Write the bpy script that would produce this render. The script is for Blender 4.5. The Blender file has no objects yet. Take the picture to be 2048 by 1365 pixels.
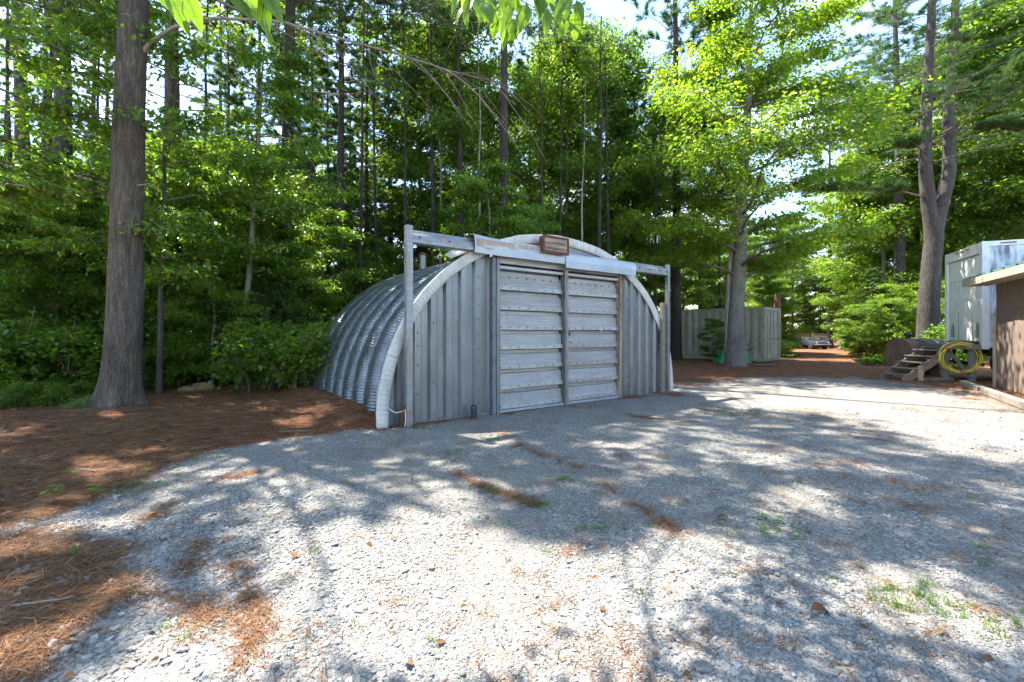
import bpy, math, random
import numpy as np
from mathutils import Vector, Matrix

# ------------------------------------------------------------------ camera / world / sun
scene = bpy.context.scene
col = scene.collection
R_ = math.radians
CAM_H = 1.5
F = 910.0 / 2048.0            # focal length in picture widths
HOR = 668.0

cam_d = bpy.data.cameras.new('camera')
cam_d.sensor_width = 36.0
cam_d.lens = 36.0 * F
cam_d.shift_y = -(682.5 - HOR) / 2048.0
cam_d.clip_end = 2000
cam_d.clip_start = 0.05
cam = bpy.data.objects.new('camera', cam_d)
col.objects.link(cam)
cam.location = (0, 0, CAM_H)
cam.rotation_euler = (R_(90), 0, 0)
scene.camera = cam

SUN_EL = R_(61)
SUN_AZ = Vector((-0.78, 0.62, 0)).normalized()
to_sun = Vector((SUN_AZ.x * math.cos(SUN_EL), SUN_AZ.y * math.cos(SUN_EL), math.sin(SUN_EL)))
SHX, SHY = -to_sun.x / to_sun.z, -to_sun.y / to_sun.z      # shadow shift for each metre of height

w = bpy.data.worlds.new('World')
scene.world = w
w.use_nodes = True
nt = w.node_tree
nt.nodes.clear()
sky = nt.nodes.new('ShaderNodeTexSky')
sky.sky_type = 'NISHITA'
sky.sun_disc = False
sky.sun_elevation = SUN_EL
sky.sun_rotation = math.atan2(to_sun.x, to_sun.y)
sky.altitude = 200
sky.air_density = 1.0
sky.dust_density = 0.25
sky.ozone_density = 1.1
tc = nt.nodes.new('ShaderNodeTexCoord')
mp = nt.nodes.new('ShaderNodeMapping')
mp.inputs['Scale'].default_value = (1.6, 1.6, 4.2)
mp.inputs['Location'].default_value = (3.1, 1.7, 0.4)
cn = nt.nodes.new('ShaderNodeTexNoise')
cn.inputs['Scale'].default_value = 2.3
cn.inputs['Detail'].default_value = 7
cn.inputs['Roughness'].default_value = 0.56
cr = nt.nodes.new('ShaderNodeValToRGB')
cr.color_ramp.elements[0].position = 0.53
cr.color_ramp.elements[0].color = (0, 0, 0, 1)
cr.color_ramp.elements[1].position = 0.74
cr.color_ramp.elements[1].color = (1, 1, 1, 1)
mixc = nt.nodes.new('ShaderNodeMix')
mixc.data_type = 'RGBA'
mixc.inputs['B'].default_value = (4.2, 4.3, 4.5, 1)
bg = nt.nodes.new('ShaderNodeBackground')
bg.inputs['Strength'].default_value = 0.15
wo = nt.nodes.new('ShaderNodeOutputWorld')
L = nt.links.new
L(tc.outputs['Generated'], mp.inputs['Vector'])
L(mp.outputs['Vector'], cn.inputs['Vector'])
L(cn.outputs['Fac'], cr.inputs['Fac'])
L(cr.outputs['Color'], mixc.inputs['Factor'])
L(sky.outputs['Color'], mixc.inputs['A'])
L(mixc.outputs['Result'], bg.inputs['Color'])
L(bg.outputs['Background'], wo.inputs['Surface'])

sd = bpy.data.lights.new('sun', 'SUN')
sd.energy = 5.0
sd.angle = R_(0.53)
sd.color = (1.0, 0.95, 0.86)
so = bpy.data.objects.new('sun', sd)
col.objects.link(so)
so.rotation_euler = to_sun.to_track_quat('Z', 'Y').to_euler()
so.location = (0, 0, 40)

vs = scene.view_settings
vs.view_transform = 'Standard'
vs.look = 'None'
vs.gamma = 1
vs.use_curve_mapping = False
vs.exposure = 2.2
cy = scene.cycles
cy.max_bounces = 7
cy.diffuse_bounces = 6
cy.glossy_bounces = 2
cy.transmission_bounces = 3
cy.transparent_max_bounces = 4
cy.caustics_reflective = False
cy.caustics_refractive = False
cy.use_adaptive_sampling = True
cy.adaptive_threshold = 0.03
cy.use_denoising = True
cy.sample_clamp_indirect = 6.0


def gxy(px, py, z=0.0):
    """ground point (height z) seen at a photograph pixel"""
    Y = F * 2048 * (CAM_H - z) / (py - HOR)
    return ((px - 1024) / 910.0 * Y, Y)


def xat(px, Y):
    return (px - 1024) / 910.0 * Y


def zat(py, Y):
    return CAM_H + (HOR - py) / 910.0 * Y


# ------------------------------------------------------------------ numpy noise
def _hash(ix, iy, seed):
    n = (ix * 374761393 + iy * 668265263 + seed * 1442695041) & 0xFFFFFFFF
    n = ((n ^ (n >> 13)) * 1274126177) & 0xFFFFFFFF
    n = n ^ (n >> 16)
    return (n & 0xFFFF) / 65535.0


def vnoise(x, y, seed=0):
    x = np.asarray(x, float); y = np.asarray(y, float)
    ix = np.floor(x).astype(np.int64); iy = np.floor(y).astype(np.int64)
    fx = x - ix; fy = y - iy
    fx = fx * fx * (3 - 2 * fx); fy = fy * fy * (3 - 2 * fy)
    a = _hash(ix, iy, seed); b = _hash(ix + 1, iy, seed)
    c = _hash(ix, iy + 1, seed); d = _hash(ix + 1, iy + 1, seed)
    return (a * (1 - fx) + b * fx) * (1 - fy) + (c * (1 - fx) + d * fx) * fy


def fbm(x, y, seed=0, oct=4):
    x = np.asarray(x, float); y = np.asarray(y, float)
    s = 0; a = 0.5; t = 0
    for i in range(oct):
        s = s + a * vnoise(x * 2 ** i, y * 2 ** i, seed + i * 17); t += a; a *= 0.5
    return s / t


def smooth(e0, e1, x):
    t = np.clip((x - e0) / (e1 - e0), 0, 1)
    return t * t * (3 - 2 * t)


# ------------------------------------------------------------------ materials
MATS = {}


def new_mat(name):
    m = bpy.data.materials.new(name)
    m.use_nodes = True
    n = m.node_tree
    n.nodes.clear()
    out = n.nodes.new('ShaderNodeOutputMaterial')
    p = n.nodes.new('ShaderNodeBsdfPrincipled')
    n.links.new(p.outputs['BSDF'], out.inputs['Surface'])
    MATS[name] = m
    return m, n, p, out


def nd(n, t, **kw):
    o = n.nodes.new(t)
    for k, v in kw.items():
        setattr(o, k, v)
    return o


def ramp(n, fac, stops, interp='LINEAR'):
    r = n.nodes.new('ShaderNodeValToRGB')
    r.color_ramp.interpolation = interp
    e = r.color_ramp.elements
    while len(e) > 1:
        e.remove(e[-1])
    e[0].position = stops[0][0]; e[0].color = (*stops[0][1], 1)
    for p, c in stops[1:]:
        x = e.new(p); x.color = (*c, 1)
    n.links.new(fac, r.inputs['Fac'])
    return r.outputs['Color']


def g3(v):
    return (v, v, v)


def tex(n, kind, scale, vec=None, detail=4, rough=0.55, stretch=None, coord='Object', **kw):
    if vec is None:
        t = n.nodes.new('ShaderNodeTexCoord'); vec = t.outputs[coord]
    if stretch:
        m = n.nodes.new('ShaderNodeMapping'); m.inputs['Scale'].default_value = stretch
        n.links.new(vec, m.inputs['Vector']); vec = m.outputs['Vector']
    x = n.nodes.new(kind)
    x.inputs['Scale'].default_value = scale
    if 'Detail' in x.inputs and kind == 'ShaderNodeTexNoise':
        x.inputs['Detail'].default_value = detail; x.inputs['Roughness'].default_value = rough
    for k, v in kw.items():
        setattr(x, k, v)
    n.links.new(vec, x.inputs['Vector'])
    return x


def mixrgb(n, a, b, fac, blend='MIX'):
    m = n.nodes.new('ShaderNodeMix'); m.data_type = 'RGBA'; m.blend_type = blend
    for s, v in (('A', a), ('B', b), ('Factor', fac)):
        if isinstance(v, (int, float)):
            m.inputs[s].default_value = v
        elif isinstance(v, tuple):
            m.inputs[s].default_value = (*v, 1)
        else:
            n.links.new(v, m.inputs[s])
    return m.outputs['Result']


def bump(n, p, h, strength=0.5, dist=0.01):
    b = n.nodes.new('ShaderNodeBump')
    b.inputs['Strength'].default_value = strength; b.inputs['Distance'].default_value = dist
    n.links.new(h, b.inputs['Height']); n.links.new(b.outputs['Normal'], p.inputs['Normal'])


def weathered(name, c1, c2, rough=0.55, metal=0.0, scale=3.0, stain=None, stain_amt=0.3, stretch=(1, 1, 1), bstr=0.15, dirt_scale=6.0, objvar=0.0, grain=None, sst=(1.5, 1.5, 0.35)):
    """painted or bare surface: two mottled tones, streaked stains, slight relief"""
    m, n, p, out = new_mat(name)
    a = tex(n, 'ShaderNodeTexNoise', scale, stretch=stretch, detail=6)
    c = ramp(n, a.outputs['Fac'], [(0.3, c1), (0.7, c2)])
    if stain is not None:
        s = tex(n, 'ShaderNodeTexNoise', dirt_scale, stretch=sst, detail=7, rough=0.65)
        f = ramp(n, s.outputs['Fac'], [(0.62 - stain_amt * 0.35, g3(0)), (0.78 - stain_amt * 0.25, g3(1))])
        c = mixrgb(n, c, stain, f)
    if objvar:
        oi = nd(n, 'ShaderNodeObjectInfo')
        v = ramp(n, oi.outputs['Random'], [(0, g3(1 - objvar)), (1, g3(1 + objvar * 0.4))])
        c = mixrgb(n, c, v, 1.0, 'MULTIPLY')
    n.links.new(c, p.inputs['Base Color'])
    fine = tex(n, 'ShaderNodeTexNoise', 40, stretch=stretch, detail=3)
    rr = ramp(n, fine.outputs['Fac'], [(0.2, g3(max(rough - 0.12, 0.05))), (0.8, g3(min(rough + 0.15, 1)))])
    n.links.new(rr, p.inputs['Roughness'])
    p.inputs['Metallic'].default_value = metal
    if grain:
        gx = tex(n, 'ShaderNodeTexNoise', grain[0], stretch=grain[1], detail=4)
        bump(n, p, gx.outputs['Fac'], bstr, 0.01)
    else:
        bump(n, p, fine.outputs['Fac'], bstr, 0.004)
    return m


def wood(name, c1, c2, c3):
    m, n, p, out = new_mat(name)
    a = tex(n, 'ShaderNodeTexNoise', 4, stretch=(1, 9, 9), detail=6, rough=0.65)
    b = tex(n, 'ShaderNodeTexNoise', 2.2, detail=4)
    c = ramp(n, a.outputs['Fac'], [(0.25, c1), (0.5, c2), (0.8, c3)])
    c = mixrgb(n, c, (0.10, 0.085, 0.06), ramp(n, b.outputs['Fac'], [(0.55, g3(0)), (0.75, g3(0.8))]))
    n.links.new(c, p.inputs['Base Color'])
    p.inputs['Roughness'].default_value = 0.85
    bump(n, p, a.outputs['Fac'], 0.4, 0.01)
    return m


def bark(name, c1, c2, c3, scale=9, lichen=None, bstr=0.9):
    m, n, p, out = new_mat(name)
    a = tex(n, 'ShaderNodeTexNoise', scale * 1.6, stretch=(1, 1, 0.16), detail=8, rough=0.7)
    f2 = tex(n, 'ShaderNodeTexNoise', scale * 5, stretch=(1, 1, 0.5), detail=5, rough=0.65)
    w1 = tex(n, 'ShaderNodeTexNoise', 3.0, detail=3)
    wv = nd(n, 'ShaderNodeVectorMath', operation='MULTIPLY_ADD')
    tcx = n.nodes.new('ShaderNodeTexCoord')
    n.links.new(w1.outputs['Color'], wv.inputs[0]); wv.inputs[1].default_value = (.22, .22, .5); n.links.new(tcx.outputs['Object'], wv.inputs[2])
    v = tex(n, 'ShaderNodeTexVoronoi', scale * 1.7, vec=wv.outputs[0], stretch=(1, 1, 0.13))
    v.feature = 'DISTANCE_TO_EDGE'
    b = tex(n, 'ShaderNodeTexNoise', 1.3, detail=5)
    crack = ramp(n, v.outputs['Distance'], [(0.0, g3(0.0)), (0.16, g3(1))])
    hs = nd(n, 'ShaderNodeMath', operation='MULTIPLY_ADD')
    n.links.new(crack, hs.inputs[0]); hs.inputs[1].default_value = 0.55
    n.links.new(a.outputs['Fac'], hs.inputs[2])
    h = nd(n, 'ShaderNodeMath', operation='MULTIPLY_ADD')
    n.links.new(f2.outputs['Fac'], h.inputs[0]); h.inputs[1].default_value = 0.4
    n.links.new(hs.outputs[0], h.inputs[2])
    c = ramp(n, a.outputs['Fac'], [(0.28, c1), (0.5, c2), (0.75, c3)])
    d = ramp(n, v.outputs['Distance'], [(0.0, g3(0.62)), (0.14, g3(1))])
    c = mixrgb(n, c, d, 0.7, 'MULTIPLY')
    c = mixrgb(n, c, ramp(n, f2.outputs['Fac'], [(0.3, g3(0.8)), (0.7, g3(1.18))]), 1.0, 'MULTIPLY')
    vv = ramp(n, b.outputs['Fac'], [(0.3, (0.72, 0.70, 0.67)), (0.7, (1.15, 1.12, 1.08))])
    c = mixrgb(n, c, vv, 1.0, 'MULTIPLY')
    if lichen:
        q = tex(n, 'ShaderNodeTexNoise', 22, detail=6, rough=0.7)
        c = mixrgb(n, c, lichen, ramp(n, q.outputs['Fac'], [(0.64, g3(0)), (0.73, g3(0.7))]))
    n.links.new(c, p.inputs['Base Color'])
    p.inputs['Roughness'].default_value = 0.9
    p.inputs['Specular IOR Level'].default_value = 0.25
    bump(n, p, h.outputs[0], bstr, 0.022)
    return m


def leafmat(name, stops, trans, tfac=0.42, rough=0.42, spec=0.4):
    m, n, p, out = new_mat(name)
    at = nd(n, 'ShaderNodeAttribute', attribute_name='rnd')
    oi = nd(n, 'ShaderNodeObjectInfo')
    c = ramp(n, at.outputs['Fac'], stops)
    ov = ramp(n, oi.outputs['Random'], [(0, (0.82, 0.86, 0.8)), (0.5, (1, 1, 1)), (1, (1.15, 1.1, 0.95))])
    c = mixrgb(n, c, ov, 1.0, 'MULTIPLY')
    n.links.new(c, p.inputs['Base Color'])
    p.inputs['Roughness'].default_value = rough
    p.inputs['Specular IOR Level'].default_value = spec
    t = nd(n, 'ShaderNodeBsdfTranslucent')
    tcol = mixrgb(n, c, trans, 1.0, 'MULTIPLY')
    n.links.new(tcol, t.inputs['Color'])
    mx = nd(n, 'ShaderNodeMixShader')
    mx.inputs['Fac'].default_value = tfac
    n.links.new(p.outputs['BSDF'], mx.inputs[1]); n.links.new(t.outputs['BSDF'], mx.inputs[2])
    n.links.new(mx.outputs[0], out.inputs['Surface'])
    return m


def plain(name, c, rough=0.5, metal=0.0, spec=0.5):
    m, n, p, out = new_mat(name)
    p.inputs['Base Color'].default_value = (*c, 1)
    p.inputs['Roughness'].default_value = rough
    p.inputs['Metallic'].default_value = metal
    p.inputs['Specular IOR Level'].default_value = spec
    return m


T_LEAF = (2.6, 2.5, 0.9)


def veined_leaf(name):
    m = leafmat(name, [(0, (0.075, 0.16, 0.02)), (1, (0.13, 0.21, 0.03))], T_LEAF, 0.5, 0.4, 0.45)
    n = m.node_tree
    p = [x for x in n.nodes if x.type == 'BSDF_PRINCIPLED'][0]
    t = [x for x in n.nodes if x.type == 'BSDF_TRANSLUCENT'][0]
    tcn = n.nodes.new('ShaderNodeTexCoord'); sp_ = n.nodes.new('ShaderNodeSeparateXYZ'); n.links.new(tcn.outputs['Object'], sp_.inputs[0])
    ab = nd(n, 'ShaderNodeMath', operation='ABSOLUTE'); n.links.new(sp_.outputs['Y'], ab.inputs[0])
    mm = nd(n, 'ShaderNodeMath', operation='MULTIPLY_ADD'); n.links.new(ab.outputs[0], mm.inputs[0]); mm.inputs[1].default_value = -1.1; n.links.new(sp_.outputs['X'], mm.inputs[2])
    sn = nd(n, 'ShaderNodeMath', operation='MULTIPLY'); n.links.new(mm.outputs[0], sn.inputs[0]); sn.inputs[1].default_value = 95.0
    fr_ = nd(n, 'ShaderNodeMath', operation='FRACT'); n.links.new(sn.outputs[0], fr_.inputs[0])
    side = ramp(n, fr_.outputs[0], [(0.0, g3(1)), (0.10, g3(0)), (0.92, g3(0)), (1.0, g3(1))])
    mid = ramp(n, ab.outputs[0], [(0.0004, g3(1)), (0.0012, g3(0))])
    vein = mixrgb(n, side, mid, 1.0, 'LIGHTEN')
    bl_ = tex(n, 'ShaderNodeTexNoise', 60, detail=4)
    for sock in (p.inputs['Base Color'], t.inputs['Color']):
        src = sock.links[0].from_socket
        c = mixrgb(n, src, ramp(n, bl_.outputs['Fac'], [(0.35, g3(0.82)), (0.65, g3(1.1))]), 1.0, 'MULTIPLY')
        c = mixrgb(n, c, (1.25, 1.2, 1.15) if sock.node is p else (.62, .68, .6), vein, 'MULTIPLY')
        n.links.new(c, sock)
    bump(n, p, vein, 0.35, 0.001)
    return m

leafmat('leaf_maple', [(0, (0.055, 0.125, 0.018)), (0.5, (0.095, 0.175, 0.022)), (0.9, (0.15, 0.215, 0.03)), (1, (0.21, 0.22, 0.035))], T_LEAF, 0.52)
leafmat('leaf_beech', [(0, (0.05, 0.12, 0.02)), (0.6, (0.095, 0.175, 0.024)), (1, (0.16, 0.22, 0.04))], T_LEAF, 0.52, 0.30, 0.6)
leafmat('leaf_poplar', [(0, (0.05, 0.115, 0.02)), (0.6, (0.09, 0.16, 0.026)), (1, (0.15, 0.20, 0.04))], T_LEAF, 0.48)
veined_leaf('leaf_ash')
leafmat('leaf_young', [(0, (0.07, 0.16, 0.02)), (1, (0.14, 0.22, 0.03))], T_LEAF, 0.55)
leafmat('needle_green', [(0, (0.035, 0.085, 0.025)), (0.7, (0.07, 0.13, 0.035)), (1, (0.12, 0.16, 0.05))], (2.0, 2.0, 0.9), 0.33, 0.5, 0.3)
leafmat('needle_dark', [(0, (0.025, 0.068, 0.022)), (0.7, (0.05, 0.105, 0.03)), (1, (0.09, 0.13, 0.04))], (1.8, 1.9, 0.9), 0.3, 0.5, 0.3)
leafmat('fern_green', [(0, (0.05, 0.13, 0.02)), (1, (0.12, 0.20, 0.03))], T_LEAF, 0.45)
leafmat('dead_leaf', [(0, (0.085, 0.042, 0.022)), (0.5, (0.14, 0.068, 0.032)), (1, (0.20, 0.115, 0.055))], (1.2, 1.0, 0.7), 0.15, 0.8, 0.2)
leafmat('dry_needle', [(0, (0.12, 0.058, 0.032)), (0.5, (0.195, 0.096, 0.05)), (1, (0.30, 0.17, 0.095))], (1.1, 1.0, 0.8), 0.1, 0.8, 0.2)
leafmat('grass_green', [(0, (0.05, 0.11, 0.02)), (1, (0.13, 0.2, 0.05))], T_LEAF, 0.35)

bark('pine_bark', (0.055, 0.043, 0.035), (0.10, 0.082, 0.069), (0.17, 0.148, 0.13), 9, lichen=(0.33, 0.33, 0.31))
bark('pine_bark_dark', (0.042, 0.036, 0.034), (0.078, 0.069, 0.064), (0.13, 0.118, 0.11), 9)
bark('backlit_bark', (0.028, 0.024, 0.021), (0.055, 0.047, 0.041), (0.095, 0.083, 0.073), 9)  # pine bark darkened to stand in for trunks seen against the light
bark('grey_bark', (0.12, 0.11, 0.098), (0.20, 0.185, 0.165), (0.31, 0.29, 0.26), 13, lichen=(0.4, 0.41, 0.36), bstr=0.5)
bark('pale_bark', (0.20, 0.17, 0.14), (0.33, 0.29, 0.25), (0.46, 0.42, 0.37), 11, bstr=0.5)
bark('snag_wood', (0.10, 0.05, 0.028), (0.18, 0.10, 0.06), (0.27, 0.18, 0.12), 11, bstr=0.5)
plain('twig', (0.13, 0.105, 0.085), 0.9, 0, 0.2)
plain('dead_twig', (0.24, 0.20, 0.17), 0.9, 0, 0.2)

weathered('wall_galv', (0.15, 0.162, 0.172), (0.22, 0.231, 0.242), 0.40, 0.55, 1.6, stain=(0.285, 0.295, 0.305), stain_amt=0.16, stretch=(1, 1, .6), bstr=0.03, dirt_scale=3.5, objvar=0.14)
GALV = weathered('galvanised', (0.135, 0.145, 0.155), (0.215, 0.225, 0.235), 0.46, 0.45, 5.0, stain=(0.11, 0.11, 0.11), stain_amt=0.35, stretch=(1, 1, 0.35), bstr=0.08, objvar=0.16)
weathered('galvanised_roof', (0.15, 0.18, 0.215), (0.27, 0.305, 0.345), 0.32, 0.72, 2.5, stain=(0.10, 0.105, 0.10), stain_amt=0.40, bstr=0.06, dirt_scale=4, objvar=0.14)
weathered('door_panel_metal', (0.30, 0.295, 0.285), (0.41, 0.405, 0.395), 0.46, 0.35, 3.0, stain=(0.28, 0.255, 0.22), stain_amt=0.2, stretch=(0.5, 1, 5), bstr=0.08, objvar=0.12)
weathered('trim_white', (0.40, 0.39, 0.36), (0.56, 0.55, 0.52), 0.6, 0.0, 3.0, stain=(0.42, 0.38, 0.32), stain_amt=0.3, bstr=0.1)
weathered('flashing_metal', (0.30, 0.325, 0.37), (0.40, 0.43, 0.475), 0.42, 0.4, 2.0, stain=(0.33, 0.34, 0.36), stain_amt=0.3, bstr=0.05)
weathered('peeled_brown', (0.27, 0.19, 0.15), (0.38, 0.29, 0.24), 0.8, 0, 6, stain=(0.5, 0.52, 0.55), stain_amt=0.25)
weathered('beam_metal', (0.165, 0.178, 0.19), (0.255, 0.268, 0.285), 0.42, 0.5, 4.0, stain=(0.20, 0.13, 0.09), stain_amt=0.36, stretch=(0.5, 1, 3), bstr=0.08, dirt_scale=7)
weathered('rust_frame', (0.075, 0.022, 0.012), (0.13, 0.042, 0.022), 0.8, 0, 8, bstr=0.3)
weathered('rust_panel', (0.22, 0.17, 0.12), (0.36, 0.30, 0.23), 0.8, 0, 5, stain=(0.09, 0.032, 0.017), stain_amt=0.55, stretch=(0.5, 1, 6), bstr=0.2, dirt_scale=5, sst=(0.35, 1, 3.2))
weathered('brown_jamb', (0.20, 0.155, 0.11), (0.40, 0.36, 0.30), 0.7, 0.1, 7, stain=(0.20, 0.09, 0.04), stain_amt=0.45, stretch=(1, 1, 0.3))
weathered('dark_jamb', (0.11, 0.12, 0.14), (0.19, 0.2, 0.23), 0.5, 0.3, 6)
weathered('container_beige', (0.28, 0.265, 0.195), (0.38, 0.365, 0.285), 0.6, 0, 2.5, stain=(0.24, 0.2, 0.13), stain_amt=0.35, bstr=0.1, objvar=0.08)
weathered('trailer_white', (0.70, 0.70, 0.66), (0.82, 0.81, 0.77), 0.5, 0, 3, stain=(0.5, 0.46, 0.38), stain_amt=0.22, bstr=0.08)
weathered('trailer_side', (0.66, 0.69, 0.74), (0.80, 0.82, 0.86), 0.4, 0.1, 3, stain=(0.13, 0.14, 0.19), stain_amt=0.62, bstr=0.05, dirt_scale=3.0)
weathered('brown_board', (0.15, 0.105, 0.08), (0.205, 0.148, 0.115), 0.75, 0, 3, stain=(0.25, 0.19, 0.155), stain_amt=0.2, bstr=0.3)
weathered('cream_fascia', (0.34, 0.285, 0.20), (0.45, 0.385, 0.28), 0.65, 0, 4, stain=(0.33, 0.30, 0.18), stain_amt=0.4)
weathered('green_roof', (0.012, 0.075, 0.062), (0.02, 0.11, 0.09), 0.45, 0.1, 6, stain=(0.16, 0.2, 0.15), stain_amt=0.25)
weathered('rusty_tank', (0.10, 0.06, 0.042), (0.20, 0.12, 0.08), 0.7, 0, 4, stain=(0.33, 0.18, 0.09), stain_amt=0.25, bstr=0.2)
weathered('stone_grey', (0.09, 0.065, 0.045), (0.19, 0.125, 0.07), 0.9, 0, 6, stain=(0.30, 0.15, 0.055), stain_amt=0.4, bstr=0.8)
plain('black_plastic', (0.018, 0.019, 0.022), 0.42)
plain('rubber', (0.02, 0.02, 0.021), 0.8)
plain('dark_steel', (0.035, 0.035, 0.04), 0.6, 0.3)
plain('steel_strap', (0.55, 0.56, 0.58), 0.35, 0.8)
plain('bolt', (0.05, 0.048, 0.045), 0.5, 0.4)
plain('hose_yellow', (0.75, 0.60, 0.04), 0.45)
plain('hose_tie', (0.62, 0.15, 0.03), 0.6)
plain('lamp_red', (0.30, 0.03, 0.02), 0.3)
plain('red_reflector', (0.42, 0.07, 0.04), 0.4)
weathered('green_plastic', (0.02, 0.24, 0.11), (0.035, 0.32, 0.16), 0.5, 0, 4, stain=(0.07, 0.2, 0.1), stain_amt=0.2)
weathered('car_paint', (0.014, 0.015, 0.017), (0.022, 0.024, 0.026), 0.7, 0.0, 3)  # near-black colour stands in for the shade under the trees
plain('glass_dark', (0.03, 0.035, 0.04), 0.08, 0, 0.8)
plain('chrome', (0.4, 0.41, 0.43), 0.35, 0.9)
plain('white_paint', (0.6, 0.6, 0.57), 0.55)
plain('wire_white', (0.6, 0.57, 0.5), 0.6)
wood('old_timber', (0.12, 0.10, 0.078), (0.20, 0.175, 0.14), (0.29, 0.26, 0.215))
wood('tan_timber', (0.34, 0.25, 0.16), (0.48, 0.38, 0.26), (0.58, 0.48, 0.36))
wood('dark_timber', (0.12, 0.10, 0.075), (0.19, 0.16, 0.12), (0.28, 0.25, 0.19))
wood('brown_timber', (0.22, 0.11, 0.07), (0.33, 0.19, 0.12), (0.44, 0.33, 0.25))


def gravel_stone_mat():
    m, n, p, out = new_mat('gravel_stone')
    oi = nd(n, 'ShaderNodeObjectInfo')
    c = ramp(n, oi.outputs['Random'], [(0, (0.14, 0.132, 0.12)), (0.25, (0.205, 0.197, 0.183)), (0.5, (0.245, 0.238, 0.226)), (0.72, (0.285, 0.27, 0.247)), (0.9, (0.345, 0.33, 0.303)), (0.97, (0.25, 0.20, 0.155)), (1, (0.44, 0.43, 0.41))])
    a = tex(n, 'ShaderNodeTexNoise', 3, detail=5)
    c = mixrgb(n, c, ramp(n, a.outputs['Fac'], [(0.3, g3(0.82)), (0.7, g3(1.1))]), 1.0, 'MULTIPLY')
    n.links.new(c, p.inputs['Base Color'])
    p.inputs['Roughness'].default_value = 0.8
    bump(n, p, a.outputs['Fac'], 0.3, 0.05)


gravel_stone_mat()


def ground_mat():
    m, n, p, out = new_mat('ground')
    at = nd(n, 'ShaderNodeAttribute', attribute_name='needle')
    moss = nd(n, 'ShaderNodeAttribute', attribute_name='moss')
    gm = nd(n, 'ShaderNodeNewGeometry')
    P = gm.outputs['Position']
    v1 = tex(n, 'ShaderNodeTexVoronoi', 46, vec=P)
    v2 = tex(n, 'ShaderNodeTexVoronoi', 21, vec=P)
    big = tex(n, 'ShaderNodeTexNoise', 0.8, vec=P, detail=5)
    grav = ramp(n, v1.outputs['Color'], [(0.0, (0.145, 0.136, 0.123)), (0.35, (0.215, 0.206, 0.192)), (0.65, (0.262, 0.254, 0.24)), (1, (0.355, 0.34, 0.318))])
    edge = ramp(n, v1.outputs['Distance'], [(0.3, g3(1.0)), (0.75, g3(0.7))])
    grav = mixrgb(n, grav, edge, 0.8, 'MULTIPLY')
    grav = mixrgb(n, grav, ramp(n, big.outputs['Fac'], [(0.3, (0.80, 0.76, 0.70)), (0.7, (1.06, 1.04, 1.0))]), 1.0, 'MULTIPLY')
    n1 = tex(n, 'ShaderNodeTexNoise', 55, vec=P, detail=6, rough=0.7)
    n2 = tex(n, 'ShaderNodeTexNoise', 2.6, vec=P, detail=6, rough=0.6)
    nee = ramp(n, n1.outputs['Fac'], [(0.28, (0.10, 0.046, 0.027)), (0.5, (0.20, 0.088, 0.044)), (0.72, (0.31, 0.155, 0.08))])
    nee = mixrgb(n, nee, ramp(n, n2.outputs['Fac'], [(0.32, (0.55, 0.52, 0.5)), (0.6, (1.12, 1.02, 0.95))]), 1.0, 'MULTIPLY')
    # ragged edge between the two
    ad = nd(n, 'ShaderNodeMath', operation='MULTIPLY_ADD')
    n3 = tex(n, 'ShaderNodeTexNoise', 14, vec=P, detail=6, rough=0.7)
    n.links.new(n3.outputs['Fac'], ad.inputs[0]); ad.inputs[1].default_value = 1.1
    n.links.new(at.outputs['Fac'], ad.inputs[2])
    f = ramp(n, ad.outputs[0], [(0.86, g3(0)), (1.14, g3(1))])
    c = mixrgb(n, grav, nee, f)
    mo = nd(n, 'ShaderNodeMath', operation='MULTIPLY')
    n.links.new(moss.outputs['Fac'], mo.inputs[0]); n.links.new(n3.outputs['Fac'], mo.inputs[1])
    fm = ramp(n, mo.outputs[0], [(0.3, g3(0)), (0.5, g3(0.8))])
    c = mixrgb(n, c, (0.10, 0.105, 0.035), fm)
    n.links.new(c, p.inputs['Base Color'])
    p.inputs['Roughness'].default_value = 0.9
    p.inputs['Specular IOR Level'].default_value = 0.2
    inv = nd(n, 'ShaderNodeMath', operation='SUBTRACT')
    inv.inputs[0].default_value = 1.0
    n.links.new(v1.outputs['Distance'], inv.inputs[1])
    hm = mixrgb(n, inv.outputs[0], n1.outputs['Fac'], f)
    bump(n, p, hm, 0.75, 0.022)


ground_mat()


# ------------------------------------------------------------------ mesh helpers
def link(o, parent=None):
    col.objects.link(o)
    if parent is not None:
        o.parent = parent
    return o


def tag(o, label=None, cat=None, group=None, kind=None):
    if label: o['label'] = label
    if cat: o['category'] = cat
    if group: o['group'] = group
    if kind: o['kind'] = kind
    return o


def empty(name, loc, rz=0.0, label=None, cat=None, group=None):
    o = bpy.data.objects.new(name, None)
    o.empty_display_size = 0.2
    col.objects.link(o)
    o.location = loc
    o.rotation_euler = (0, 0, rz)
    return tag(o, label, cat, group)


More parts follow.
